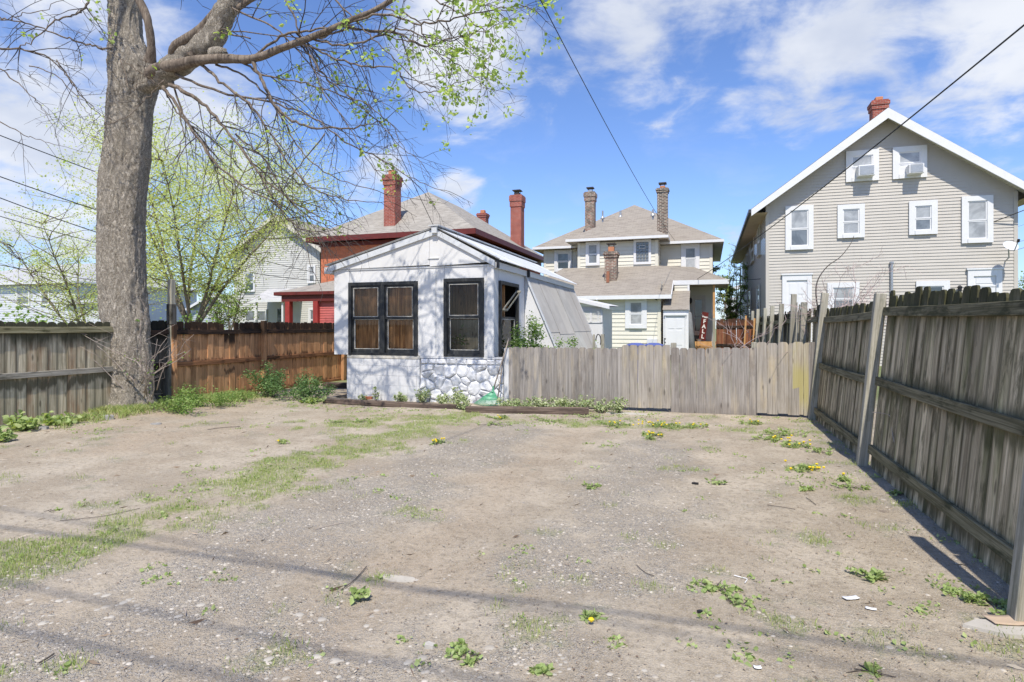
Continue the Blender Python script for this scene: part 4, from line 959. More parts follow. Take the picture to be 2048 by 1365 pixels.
# white house beyond the gap at the right, seen edge on
Y6 = 58; sx0 = px_x(1486, Y6)
sh2 = thing('far_white_house', 'white house wall and eave seen through the gap left of the grey house', 'house', (sx0+3, Y6+4, 0))
ez = pyz(sx0, Y6, 575)
m = MB(); siding(m, front(Y6), 0, ez, sx0, sx0+6, .2); siding(m, left_side(sx0), 0, ez, Y6, Y6+10, .2); m.box(sx0+.3, sx0+1.2, Y6, Y6+1, ez, pyz(sx0, Y6, 542)); m.build('wall', M['white_siding'], sh2)
m = MB(); m.face((sx0-.9, Y6-.7, ez), (sx0+6.9, Y6-.7, ez), (sx0+3, Y6+4, ez+1.4)); m.face((sx0-.9, Y6-.7, ez), (sx0+3, Y6+4, ez+1.4), (sx0+3, Y6+8, ez+1.4), (sx0-.9, Y6+10, ez)); m.build('roof', M['shingle_grey'], sh2, uv=True)
m = MB(); m.box(sx0-.95, sx0+6.9, Y6-.75, Y6-.7, ez-.2, ez); m.build('fascia', M['white_trim'], sh2)
Y7 = 75; t0, t1 = px_x(1452, Y7), px_x(1492, Y7)
sh3 = thing('distant_house', 'low distant white house behind the bushes in the gap', 'house', ((t0+t1)/2, Y7+4, 0)); ez = pyz(t0, Y7, 625)
m = MB(); siding(m, front(Y7), 0, ez, t0, t1, .2); m.build('wall', M['white_siding'], sh3)
m = MB(); m.face((t0-.5, Y7-.5, ez), (t1+.5, Y7-.5, ez), (t1-.5, Y7+5, ez+2), (t0+.5, Y7+5, ez+2)); m.build('roof', M['shingle_light'], sh3, uv=True)

# ============================================================ white shed / greenhouse
SY = 10.75; SXR = -3.874; SXL = -7.43; ZB = .905
sd = thing('white_shed', 'white painted shed with black window frames, stone and block base and a sloping greenhouse side', 'shed', (-5.4, 13.5, 0))
f = front(SY)
PKX, PKZ = -5.08, 3.40; EL, ER = 2.76, 2.74
# front skin, cut round the windows
dwin = (px_x(699, SY), px_x(836, SY), .90, 2.39); swin = (px_x(889, SY), px_x(968, SY), .90, 2.42)
seams = [SXL, dwin[0], dwin[1], px_x(872, SY), swin[0], swin[1], SXR]
def skin(a0, a1, z0, z1, nm='wall_panel'): 
    m = MB(); m.box(a0+.003, a1-.003, -.02, .006*rnd.random(), z0, z1, f); m.build(nm, M['white_paint'], sd)
skin(seams[0], seams[1], ZB, 2.68); skin(seams[1], seams[2], dwin[3], 2.68); skin(seams[2], seams[3], ZB, 2.68)
skin(seams[3], seams[4], ZB, 2.68); skin(seams[4], seams[5], swin[3], 2.68); skin(seams[5], seams[6], ZB, 2.68)
for (xa, xb) in ((SXL, -5.22), (-5.214, SXR)):
    zt = lambda x: EL+(PKZ-EL)*(x-SXL)/(PKX-SXL) if x < PKX else PKZ-(PKZ-ER)*(x-PKX)/(SXR-PKX)
    poly = [(xa, 2.67), (xb, 2.70 if xb < -5 else 2.72), (xb, zt(xb)-.05)] + ([(PKX, PKZ-.05)] if xa < PKX < xb else []) + [(xa, zt(xa)-.05)]
    m = MB(); m.prism(poly, -.02, .03, f); m.build('gable_panel', M['white_paint'], sd)
m = MB(); m.box(SXL+.02, SXR, .007, .020, 2.645, 2.655, f); m.build('gable_batten', M['white_trim'], sd)
m = MB(); m.box(SXR-.13, SXR+.0, .007, .03, ZB, 2.66, f); m.build('corner_board', M['white_paint'], sd)
for (xa, za, xb, zb) in ((SXL-.12, EL-.035, PKX, PKZ+.0), (PKX, PKZ, SXR+.03, ER)):
    m = MB(); m.prism([(xa, za), (xb, zb), (xb, zb-.115), (xa, za-.115)], .031, .075, f); m.build('rake_board', M['alu'], sd)
m = MB(); m.prism([(PKX-.05, PKZ+.03), (PKX+.06, PKZ+.045), (PKX+.06, PKZ-.09), (PKX-.05, PKZ-.09)], .076, .13, f); m.build('ridge_end', M['alu'], sd)
m = MB(); m.box(SXL-.2, SXL-.02, -.3, .06, EL-.17, EL-.04, f); m.build('gutter_end', M['white_trim'], sd)
# small trace of a patched hatch in the gable
X, z = pw(869, 517, SY); m = MB(); m.box(X-.11, X+.11, .031, .05, z-.012, z+.004, f); m.box(X-.13, X-.11, .031, .045, z-.012, z+.14, f); m.build('hatch_trim', M['white_trim'], sd)
# roof sheets: corrugated, left and right slope
def corr(name, p0, p1, y0, y1, mat, amp=.012, pitch=.066):
    ny = int((y1-y0)/pitch*6); V = []; Fc = []
    nrm = Vector((-(p1[1]-p0[1]), 0, p1[0]-p0[0])).normalized(); nrm = nrm if nrm.z > 0 else -nrm
    for i in range(ny+1):
        y = y0+(y1-y0)*i/ny; o = amp*math.cos(2*math.pi*(y-y0)/pitch)
        for p in (p0, p1): V.append((p[0]+nrm.x*o, y, p[1]+nrm.z*o))
    for i in range(ny): Fc.append((2*i, 2*i+1, 2*i+3, 2*i+2))
    return np_mesh(name, V, Fc, M[mat], parent=sd, smooth=True)
SYE = 17.57
ys = [10.66, 12.3, 14.1, 15.9, SYE+.08]
for a, b in zip(ys[:-1], ys[1:]):
    corr('roof_sheet', (PKX, PKZ+.035), (SXR+.14, ER+.015), a, b+.04, 'alu'); corr('roof_sheet', (PKX, PKZ+.035), (SXL-.18, EL-.0), a, b+.04, 'alu')
m = MB(); m.bar((PKX, 10.6, PKZ+.055), (PKX, SYE+.1, PKZ+.055), .22, .02); m.build('ridge_cap', M['alu'], sd)
# right side wall with the tilted window
rs = right_side(SXR); yw0, yw1 = xwallY(997, SXR), xwallY(1034, SXR); yg = xwallY(1049, SXR)
for a, b, z0, z1 in ((SY, yw0, ZB, 2.62), (yw0, yw1, 2.38, 2.62), (yw1, yg, ZB, 2.62), (yw0, yw1, .70, .92)):
    m = MB(); m.box(a+.003, b-.003, -.03, .0+.005*rnd.random(), z0, z1, rs); m.build('wall_panel', M['white_paint'], sd)
m = MB(); m.box(SY-.02, yg+.02, .006, .06, 2.60, 2.72, rs); m.build('eave_board', M['white_paint'], sd)
m = MB(); m.box(yg+.02, SYE, .006, .075, 2.60, 2.72, rs); m.build('eave_board', M['white_paint'], sd)
m = MB(); m.box(SY-.04, SY+.02, .06, .10, 2.60, 2.76, rs); m.box(yg-.01, yg+.04, .06, .12, 2.58, 2.74, rs); m.build('eave_bracket', M['black_plastic'], sd)
m = MB(); m.box(SY+.0, yw1+.1, .006, .10, ZB-.06, ZB-.01, rs); m.build('side_sill', M['tie'], sd)
# black window frames
def shed_window(xf, a0, a1, z0, z1, cols, open_upper=False, tw=.066):
    w = MB(); d = .05
    w.box(a0, a0+tw, -.02, d, z0, z1, xf); w.box(a1-tw, a1, -.02, d, z0, z1, xf); w.box(a0+tw, a1-tw, -.02, d, z1-tw, z1, xf); w.box(a0+tw, a1-tw, -.02, d-.015, z0, z0+.05, xf)
    if cols == 2:
        c = (a0+a1)/2; w.box(c-.055, c+.055, -.02, d-.005, z0+.05, z1-tw, xf); spans = ((a0+tw, c-.055), (c+.055, a1-tw))
    else: spans = ((a0+tw, a1-tw),)
    fo = w.build('window', M['black_frame'], sd)
    for (u, v) in spans:
        zb, zt = z0+.05, z1-tw; zm = zb+(zt-zb)*.515
        for (p, q, off, up) in ((zb, zm+.02, -.035, False), (zm-.02, zt, .005, True)):
            if up and open_upper: continue
            s = .045; so_ = MB(); so_.box(u, u+s, off-.02, off+.018, p, q, xf); so_.box(v-s, v, off-.02, off+.018, p, q, xf); so_.box(u+s, v-s, off-.02, off+.018, q-s, q, xf); so_.box(u+s, v-s, off-.02, off+.018, p, p+(.075 if not up else s), xf)
            so_.build('sash', M['black_frame'], fo)
            pu = MB(); e = .010; pb = p+(.075 if not up else s)
            pu.box(u+s, u+s+e, off, off+.021, pb, q-s, xf); pu.box(v-s-e, v-s, off, off+.021, pb, q-s, xf); pu.box(u+s+e, v-s-e, off, off+.021, q-s-e, q-s, xf); pu.box(u+s+e, v-s-e, off, off+.021, pb, pb+e, xf); pu.build('putty_line', M['putty'], fo)
            g = MB(); g.face(xf(u+s, off+.004, pb), xf(v-s, off+.004, pb), xf(v-s, off+.004, q-s), xf(u+s, off+.004, q-s)); g.build('pane', M['glass'], fo)
    return fo
shed_window(f, *dwin[:2], dwin[2], dwin[3], 2); shed_window(f, *swin[:2], swin[2], swin[3], 1)
fo = shed_window(rs, yw0, yw1, .92, 2.38, 1, open_upper=True)
# the tilted sash of the side window
yc = (yw0+yw1)/2; zc = 1.98; hl = .36; hwv = (yw1-yw0)/2-.09; tilt = R(52)
def tx(a, o, z): # a along wall, z along the sash, o thickness ; rotated about the wall's normal so that it hangs askew, top leaning out
    zz_ = z; oo = o
    ca, sa = math.cos(R(-38)), math.sin(R(-38)); aa = a*ca - zz_*sa; z2 = a*sa + zz_*ca
    return (SXR+.03+.32*(z+.36)*.45, yc+a*.90-o*.42, zc+.03+a*.42+o*.9)
s = .045; q = MB(); q.box(-hwv, -hwv+s, -.015, .02, -hl, hl, tx); q.box(hwv-s, hwv, -.015, .02, -hl, hl, tx); q.box(-hwv+s, hwv-s, -.015, .02, hl-s, hl, tx); q.box(-hwv+s, hwv-s, -.015, .02, -hl, -hl+s, tx); q.build('tilted_sash', M['post_wood'], fo)
g = MB(); g.face(tx(-hwv+s, 0, -hl+s), tx(hwv-s, 0, -hl+s), tx(hwv-s, 0, hl-s), tx(-hwv+s, 0, hl-s)); g.build('pane', M['glass'], fo)
# interior: boards close behind the panes and dark sides
xb = dwin[0]-.05; i = 0
for k in range(8):
    w_ = .215; mt = 'orange_stud' if k in (5,) else 'plywood'
    m = MB(); m.box(xb+k*w_, xb+(k+1)*w_-.006, -.11-(.01 if k % 2 else 0), -.08, .86, 2.6, f); m.build('inner_board', M[mt], sd)
m = MB(); m.box(px_x(757, SY), px_x(772, SY), -.078, -.065, .9, 2.4, f); m.box(dwin[0]+.02, dwin[0]+.14, -.078, -.062, 1.5, 2.2, f); m.build('stud', M['orange_stud'], sd)
m = MB(); m.box(px_x(781, SY), px_x(836, SY), -.064, -.058, 1.60, 1.68, f); m.build('inner_rail', M['orange_stud'], sd)
m = MB(); m.box(swin[0]-.4, swin[1]+.1, -.70, -.67, .5, 1.62, f); m.build('inner_panel', M['olive_inside'], sd)
m = MB(); m.box(swin[0]-.4, swin[1]+.1, -.95, -.92, 1.5, 2.6, f); m.build('inner_panel', M['plywood'], sd)
m = MB(); m.box(swin[0]-.02, swin[0]+.07, -.10, -.06, 1.0, 2.35, f); m.build('stud', M['orange_stud'], sd)
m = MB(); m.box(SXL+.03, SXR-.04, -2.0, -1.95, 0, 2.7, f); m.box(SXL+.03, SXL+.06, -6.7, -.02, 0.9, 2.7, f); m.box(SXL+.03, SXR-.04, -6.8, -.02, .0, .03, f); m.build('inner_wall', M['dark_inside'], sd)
m = MB(); m.box(SXL, SXL+.03, -6.8, -.02, .9, 2.74, f); m.box(SXL, SXR, -6.83, -6.8, 0, 2.74, f); m.build('back_wall', M['white_paint'], sd)
pl = MB()
for k in range(60):
    c = Vector((swin[0]+.18+rnd.gauss(0, .10), SY+.32, 1.13+abs(rnd.gauss(0, .14)))); a = Vector((rnd.gauss(0, 1), rnd.gauss(0, 1), rnd.gauss(0, .6))).normalized()*.05; b_ = a.cross(Vector((rnd.gauss(0, 1), 0, 1))).normalized()*.02
    pl.face(c-a, c+b_, c+a, c-b_)
o = pl.build('potted_plant', M['leaf_dark']); props(o, 'green house plant behind the lower pane of the single shed window', 'plant')
# base: painted blocks on the left, painted stones on the right
bx0, bx1 = px_x(696, SY), px_x(841, SY); sxr = px_x(1008, SY)
m = MB(); m.box(bx1+.003, sxr-.02, -.15, -.006, -.2, ZB-.05, f); m.build('stone_bed', M['white_stone'], sd)
m = MB(); m.box(bx0+.01, bx1, -.16, -.008, -.2, ZB-.07, f); m.box(bx0+.01, bx0+.1, -6.8, -.16, -.2, ZB-.02, f); m.box(sxr-.12, sxr-.02, -2.2, -.16, -.2, ZB-.07, f); m.build('base_core', M['joint'], sd)
bh2 = .198; k = 0; proto = None
bm_ = MB().box(-.5, .5, -.5, .5, -.5, .5).build('block', M['white_block']); bm_.parent = sd
first = True
for row in range(5):
    z0 = -.10+row*bh2; x = bx0 - (.2 if row % 2 else 0)
    while x < bx1-.01:
        xa, xb_ = max(x, bx0), min(x+.40, bx1); x += .40
        if xb_-xa < .03: continue
        loc = ((xa+xb_)/2+5.4, SY-.012+.004*rnd.random()-13.5, z0+bh2/2); sc = (xb_-xa-.004, .06, min(bh2, ZB-.075-z0)-.003)
        if sc[2] < .02: continue
        loc = (loc[0], loc[1], z0+.0025+sc[2]/2)
        if first: o = bm_; first = False
        else: o = bm_.copy(); COL.objects.link(o); o.parent = sd
        o.location = loc; o.scale = sc
m = MB(); m.box(bx0, bx1, -.02, .035, ZB-.065, ZB-.008, f); m.build('sill_board', M['soffit'], sd)
def voronoi(W, H, n, rs_, relax=1):
    P = [Vector((rs_.random()*W, rs_.random()*H)) for _ in range(n)]
    def cells(P):
        out = []
        for i, p in enumerate(P):
            poly = [Vector((0, 0)), Vector((W, 0)), Vector((W, H)), Vector((0, H))]
            for j, q in enumerate(P):
                if i == j or (q-p).length > .9: continue
                mid = (p+q)/2; nn = q-p; new = []
                for k in range(len(poly)):
                    a, b = poly[k], poly[(k+1) % len(poly)]; da, db = (a-mid).dot(nn), (b-mid).dot(nn)
                    if da <= 0: new.append(a)
                    if da*db < 0: new.append(a+(b-a)*(da/(da-db)))
                poly = new
                if not poly: break
            out.append(poly)
        return out
    for _ in range(relax):
        C = cells(P); P = [p+(sum(c, Vector((0, 0)))/len(c)-p)*.6 for p, c in zip(P, C)]
    return cells(P)
r2 = random.Random(21)
def stone(cell, ox, oz, nm='stone', inset=.003, bulge=.042):
    c = sum(cell, Vector((0, 0)))/len(cell); n0 = len(cell)
    # subdivide and roughen outline
    pts = []
    for k in range(n0):
        a, b = cell[k], cell[(k+1) % n0]
        pts.append(a)
        if (b-a).length > .10: pts.append(a.lerp(b, .5)+Vector((r2.uniform(-.006, .006), r2.uniform(-.006, .006))))
    def ring(s, off, dep): return [(c.x+(p.x-c.x)*s*(1-off/max(.03, (p-c).length)), c.y+(p.y-c.y)*s*(1-off/max(.03, (p-c).length)), dep) for p in pts]
    m = MB(); n = len(pts); b = bulge*r2.uniform(.6, 1.2); tx_, tz_ = r2.uniform(-.22, .22), r2.uniform(-.22, .22)
    tilt = lambda p: (p[0], p[1], p[2]+(p[0]-c.x)*tx_+(p[1]-c.y)*tz_ if p[2] > 0 else p[2])
    R0, R1, R2_ = ring(1, inset, .0), [tilt(q) for q in ring(.90, inset+.004, b*.62)], [tilt((q[0], q[1], q[2]+r2.uniform(-.008, .008))) for q in ring(.62, inset, b)]
    for q in R0+R1+R2_+[tilt((c.x, c.y, b*1.05+r2.uniform(-.01, .008)))]: m.v.append((ox+q[0], SY-max(q[2], -.01)+.0, oz+q[1]))
    for k in range(n):
        j = (k+1) % n; m.f += [(k, j, n+j, n+k), (n+k, n+j, 2*n+j, 2*n+k), (2*n+k, 2*n+j, 3*n)]
    return m.build(nm, M['white_stone'], sd)
for cell in voronoi(sxr-bx1-.01, .80, 38, r2):
    if len(cell) > 2: stone(cell, bx1+.005, -.06)
x = bx1+.005
while x < sxr-.05:
    w_ = min(r2.uniform(.16, .24), sxr-.005-x); stone([Vector((0, 0)), Vector((w_*.5, -.012)), Vector((w_, 0)), Vector((w_, .10)), Vector((0, .10))], x, .755, 'cap_stone', .003, .035); x += w_
m = MB(); m.box(bx1, sxr, -.03, .02, ZB-.045, ZB-.004, f); m.build('stone_ledge', M['white_block'], sd)
# greenhouse part: end cheek, frame and sheets
Ztop, Zb = 2.60, .12
slope = (-3.22-SXR)/(2.60-1.09)
xo = lambda z: SXR+.03+(Ztop-z)*slope
m = MB(); 
P = [(SXR, Zb), (xo(Zb), Zb), (xo(Ztop), Ztop), (SXR, Ztop)]
m.prism(P, yg+.02, yg+.05); m.build('end_cheek', M['white_paint'], sd)
m = MB(); m.prism(P, SYE-.05, SYE); m.build('end_cheek', M['white_paint'], sd)
m = MB(); m.bar((xo(Ztop)+.01, yg, Ztop), (xo(Zb)+.01, yg, Zb), .05, .03); m.bar((xo(Ztop)+.01, SYE+.02, Ztop), (xo(Zb)+.01, SYE+.02, Zb), .05, .03); m.build('edge_strip', M['alu'], sd)
npan = 6; pwid = (SYE-yg)/npan
for i in range(npan):
    for (zt, zb, off, mt) in ((Ztop, 1.35, .012, 'fibre_old'), (1.42, Zb, .0, 'fibre')):
        if i in (1, 2) and zt == Ztop: zb = 1.30; mt = 'fibre_old' if i == 1 else 'fibre'
        y0, y1 = yg+.03+i*pwid, yg+.03+(i+1)*pwid+.03; nyy = 36; V = []; Fc = []
        for k in range(nyy+1):
            yy = y0+(y1-y0)*k/nyy; oo = off+.010*math.cos(2*math.pi*k/5)+.006*(i % 2)
            V.append((xo(zt)+oo, yy, zt+oo*slope)); V.append((xo(zb)+oo, yy, zb+oo*slope))
        for k in range(nyy): Fc.append((2*k, 2*k+1, 2*k+3, 2*k+2))
        np_mesh('fibreglass_sheet', V, Fc, M[mt], parent=sd, smooth=True)
m = MB()
for i in range(npan+1): yy = yg+.05+i*pwid*.985; m.bar((xo(Ztop)-.05, yy, Ztop), (xo(Zb)-.05, yy, Zb), .05)
m.build('greenhouse_rafters', M['white_paint'], sd)
# little lean-to with lattice beyond the greenhouse
LY = 19.0; l0, l1 = px_x(1150, LY), px_x(1205, LY)
lt = thing('lattice_porch', 'small white lean-to with lattice openings behind the greenhouse', 'lean-to', ((l0+l1)/2, LY+1, 0)); fl = front(LY)
zt = pyz((l0+l1)/2, LY, 617); zl0, zl1 = pyz((l0+l1)/2, LY, 645), pyz((l0+l1)/2, LY, 622)
m = MB(); m.box(l0, l1, -.03, 0, 0, zl0-.02, fl); m.box(l0, l1, -.04, .03, zl1, zt+.05, fl); m.box(l0, l1, -.04, .025, zl0-.02, zl0+.02, fl)
for q in (l0+.02, (l0+l1)/2+.08, l1-.03): m.box(q-.03, q+.03, -.04, .035, zl0, zl1, fl)
m.box(l1-.04, l1, -2.0, -.03, 0, zt, fl); m.build('wall', M['white_paint'], lt)
m = MB(); H_ = zl1-zl0; x = l0-H_
while x < l1:
    for (a, b) in (((x, zl0), (x+H_, zl1)), ((x+H_, zl0), (x, zl1))):
        (ax, az), (bx_, bz) = a, b; dx = bx_-ax
        lo, hi = 0, 1
        if ax < l0: lo = (l0-ax)/dx
        if bx_ < l0: hi = (l0-ax)/dx
        if ax > l1: lo = (l1-ax)/dx
        if bx_ > l1: hi = (l1-ax)/dx
        if 0 <= lo < hi <= 1: m.bar((ax+dx*lo, LY-.01, az+(bz-az)*lo), (ax+dx*hi, LY-.01, az+(bz-az)*hi), .018, .012, up=(0, 1, 0))
    x += .075
o = m.build('lattice', M['white_trim'], lt); o['kind'] = 'stuff'
rz0 = pyz(l0, LY-.2, 597); rz1 = pyz(l1, LY-.2, 614)
m = MB(); m.face((l0-.1, LY-.2, rz0), (l1+.25, LY-.2, rz1), (l1+.25, LY+2, rz1+.06), (l0-.1, LY+2, rz0+.06)); m.face((l0-.1, LY-.2, rz0+.03), (l1+.25, LY-.2, rz1+.03), (l1+.25, LY+2, rz1+.09), (l0-.1, LY+2, rz0+.09)); m.face((l0-.1, LY-.2, rz0-.07), (l1+.25, LY-.2, rz1-.07), (l1+.25, LY-.2, rz1+.03), (l0-.1, LY-.2, rz0+.03)); m.build('roof', M['white_trim'], lt)

# ============================================================ fences
def picket_mesh(mat, w, h, top='ear', t=.018):
    e = .028
    if top == 'ear': P = [(-w/2, 0), (w/2, 0), (w/2, h-e*1.3), (w/2-e*.45, h-e*.4), (w/2-e*1.2, h), (-w/2+e*1.2, h), (-w/2+e*.45, h-e*.4), (-w/2, h-e*1.3)]
    elif top == 'round': P = [(-w/2, 0), (w/2, 0), (w/2, h-.045)] + [(w/2*math.cos(a), h-.045+.045*math.sin(a)) for a in (.6, 1.1, 1.57, 2.04, 2.54)] + [(-w/2, h-.045)]
    else: P = [(-w/2, 0), (w/2, 0), (w/2, h), (-w/2, h)]
    m = MB(); m.prism(P, -t/2, t/2); me = bpy.data.meshes.new('picket'); me.from_pydata(m.v, [], m.f); me.materials.append(mat); me.update(); return me
def run(root, x0, x1, h, w, mats, gap=.004, z0=0.0, yoff=.0, top='ear', hfun=None, jit=.012, skip=(), dz=None, tilt=.006, name='picket', dy=.004):
    cache = {}; x = x0; k = 0
    while x < x1-.03:
        ww = round(w*rnd.choice((.93, 1.0, 1.0, 1.05)), 4); hh = h if hfun is None else round(hfun(x)*20)/20
        mt = rnd.choice(mats) if isinstance(mats, (list, tuple)) else mats
        key = (mt, ww, hh, top)
        if key not in cache: cache[key] = picket_mesh(M[mt], ww, hh, top)
        if k not in skip: inst(name, cache[key], root, (x+ww/2, yoff+rnd.uniform(-dy, dy), z0+rnd.uniform(-jit, jit)+(dz[k] if dz and k in dz else 0)), (rnd.uniform(-.006, .006), rnd.uniform(-tilt, tilt), rnd.uniform(-.02, .02)))
        x += ww+gap*rnd.uniform(.2, 2.0); k += 1
def rail(root, x0, x1, z, h=.09, d=.038, y=-.03, mat='right_rail', z1=None, name='rail'):
    # local origin at the rail's start so that the grain runs true
    L = x1-x0; z1 = z if z1 is None else z1; m = MB()
    n = 6
    for i in range(n):
        pass
    V = []; Fc = []
    for i in range(n+1):
        t = i/n; s = math.sin(t*math.pi)*-.008
        for (yy, zz_) in ((-d/2, -h/2), (d/2, -h/2), (d/2, h/2), (-d/2, h/2)): V.append((t*L, yy, zz_+(z1-z)*t+s))
    for i in range(n):
        for j in range(4): Fc.append((i*4+j, i*4+(j+1) % 4, (i+1)*4+(j+1) % 4, (i+1)*4+j))
    Fc.append((3, 2, 1, 0)); Fc.append((n*4, n*4+1, n*4+2, n*4+3))
    me = bpy.data.meshes.new(name); me.from_pydata(V, [], Fc); me.materials.append(M[mat]); me.update()
    o = inst(name, me, root, (x0, y, z)); b = o.modifiers.new('bevel', 'BEVEL'); b.width = .004; b.segments = 1
    return o
def post(root, x, h, y=-.05, w=.095, mat='post_wood', rot=(0, 0, 0), z=-.1, name='post'):
    me = bpy.data.meshes.new(name); m = MB(); m.box(-w/2, w/2, -w/2, w/2, 0, h-z); me.from_pydata(m.v, [], m.f); me.materials.append(M[mat]); me.update()
    o = inst(name, me, root, (x, y, z), rot); b = o.modifiers.new('bevel', 'BEVEL'); b.width = .006; b.segments = 1; return o
# right fence (rails on our side), leaning outwards. local x runs towards the viewer
lean = math.atan(.175/1.83)
RF = thing('privacy_fence', 'tall mossy grey board fence leaning outward along the right edge of the yard', 'fence', (1.64, 10.75, 0), (-lean, 0, R(-90)))
yr = lambda Yw_: 10.75-Yw_
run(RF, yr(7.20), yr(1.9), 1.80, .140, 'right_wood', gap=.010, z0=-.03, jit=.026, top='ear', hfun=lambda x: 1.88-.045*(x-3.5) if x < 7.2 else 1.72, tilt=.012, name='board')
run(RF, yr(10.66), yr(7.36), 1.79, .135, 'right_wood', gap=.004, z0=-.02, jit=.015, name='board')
for z_, m_ in ((1.63, 'right_rail'), (.905, 'right_rail'), (.185, 'right_rail')):
    rail(RF, yr(7.2), yr(3.57), z_+(.01 if z_ > 1 else 0), mat=m_, z1=z_-(.05 if z_ > 1 else 0)); rail(RF, yr(3.47), yr(1.9), z_, mat=m_); rail(RF, yr(10.66), yr(7.32), z_-.04, mat=m_, z1=z_-.02)
post(RF, yr(7.26), 1.83, w=.10, y=-.075); post(RF, yr(3.62), 1.85, w=.10, y=-.155); post(RF, yr(10.62), 2.02, w=.10, y=-.06)
# neighbour's stretch beyond the picket fence
RF2 = thing('far_privacy_fence', 'dark overgrown board fence running back beyond the low picket fence', 'fence', (1.68, 27.0, 0), (-.03, 0, R(-90)))
yr2 = lambda Yw_: 27.0-Yw_
run(RF2, yr2(26.5), yr2(10.8), 1.80, .14, ['right_wood', 'dark_wood'], gap=.012, z0=0, jit=.05, skip=(97, 98, 104), name='board')
for a, b in ((26.5, 22), (22, 18), (18, 14.4), (14.4, 10.8)): rail(RF2, yr2(a), yr2(b), 1.6); rail(RF2, yr2(a), yr2(b), .9)
for Yq_, hh, ro in ((11.9, 1.92, .0), (13.5, 2.15, .09), (15.4, 2.02, 0), (17.6, 2.05, .02), (19.6, 2.05, -.04), (22.5, 2.1, .02), (25, 2.1, 0)): post(RF2, yr2(Yq_), hh, y=-.09, w=.10, rot=(0, ro, 0))
for Yq_, ro in ((12.7, .25), (12.9, .15), (12.4, -.1)):
    inst('loose_board', picket_mesh(M['post_wood'], .07, 1.95, 'flat'), RF2, (yr2(Yq_), -.12, 0), (0, ro, 0))
# far brown fence across the back
bf = thing('brown_back_fence', 'dark brown board fence across the far end beside the porch', 'fence', (px_x(1432, 24), 24.0, 0))
xb0 = px_x(1432, 24)
run(bf, 0, 1.7-xb0, 1.78, .14, 'far_fence', gap=.006, jit=.05, name='board')
rail(bf, 0, 1.7-xb0, 1.5, mat='black_rail'); rail(bf, 0, 1.7-xb0, .8, mat='black_rail')
for dx, hh in ((.95, 1.9), (1.25, 1.8)): inst('orange_stake', picket_mesh(M['new_wood'], .06, hh, 'flat'), bf, (dx, -.3, 0), (0, .05, 0))
# left fence: local x runs away from the viewer
LF = thing('weathered_fence', 'weathered grey-green board fence left of the big tree', 'fence', (-9.74, 3.0, -.04), (0, 0, R(90)))
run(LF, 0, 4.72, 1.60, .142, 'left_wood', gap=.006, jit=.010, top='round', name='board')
for a, b in ((0, 2.35), (2.36, 4.78)): rail(LF, a, b, 1.475, mat='left_rail_top', h=.095); rail(LF, a, b, .80, mat='left_rail', h=.09); rail(LF, a, b, .05, mat='left_rail', h=.10)
post(LF, 4.74, 1.5, y=-.0, w=.07, mat='dark_wood')
DF = thing('brown_stained_fence', 'orange-brown stained board fence with a black mouldy top right of the big tree', 'fence', (-9.74, 7.8, -.04), (0, 0, R(90)))
run(DF, .05, .95, 1.64, .14, 'dark_wood', gap=.004, top='ear', name='board')
run(DF, 1.06, 3.42, 1.62, .14, 'brown_wood', gap=.003, top='ear', name='board', dz={7: .0, 9: -.24, 10: -.22, 8: -.03}); run(DF, 3.52, 6.55, 1.63, .14, 'brown_wood', gap=.003, top='ear', name='board'); run(DF, 6.7, 9.8, 1.58, .14, 'brown_wood', gap=.003, top='ear', name='board')
for a, b in ((.05, .95), (1.06, 3.42), (3.52, 6.55), (6.7, 9.8)):
    rail(DF, a, b, 1.42, mat='black_rail'); rail(DF, a, b, .80, mat='brown_rail' if a > .5 else 'black_rail'); rail(DF, a, b, .06, mat='brown_rail')
me = post(DF, 1.0, 2.42, y=-.055, w=.10, mat='post_wood'); me = post(DF, 1.0, 1.56, y=-.105, w=.092, mat='brown_wood'); bl = post(DF, 1.0, 1.95, y=-.058, w=.125, z=1.56, mat='dark_wood', name='post_collar')
post(DF, 3.47, 1.66, y=-.07, w=.10, mat='brown_wood'); post(DF, 6.62, 1.0, y=-.07, w=.10, mat='brown_wood')
# low front fence with its two gates; pickets face the yard
def fx(px): return px_x(px, 10.72)
F1 = thing('picket_fence', 'low silvery picket fence panel between the shed and the tan gate', 'fence', (fx(1013), 10.72, 0))
run(F1, 0, fx(1242)-fx(1013), 1.08, .137, 'front_wood', gap=.0015, z0=.02, jit=.008, top='ear', tilt=.002, dy=.002)
L1 = fx(1242)-fx(1013)
for z_ in (.3, .85): rail(F1, 0, L1, z_, y=.04, mat='front_wood')
post(F1, .01, 1.07, y=.0, w=.09, mat='white_paint'); post(F1, L1-.03, 1.10, y=.07, w=.09, mat='post_wood')
G1 = thing('wooden_gate', 'slightly taller tan picket gate in the middle of the low fence', 'gate', (fx(1244), 10.70, 0)); L2 = fx(1341)-fx(1244)
run(G1, 0, L2-.02, 1.10, .137, 'gate_wood', gap=.003, z0=.06, jit=.006, top='ear', tilt=.002, dy=.002)
for z_ in (.35, .95): rail(G1, 0, L2, z_, y=.04, mat='gate_wood')
F2 = thing('picket_fence', 'low silvery picket fence panel right of the tan gate', 'fence', (fx(1342), 10.72, 0)); L3 = fx(1511)-fx(1342)
run(F2, .0, L3, 1.12, .140, 'front_wood', gap=.002, z0=.0, jit=.012, top='ear', tilt=.003, dy=.003)
for z_ in (.3, .9): rail(F2, 0, L3, z_, y=.04, mat='front_wood')
post(F2, .04, 1.20, y=.08, w=.09, mat='post_wood'); post(F2, L3-.02, 1.22, y=.08, w=.09, mat='post_wood')
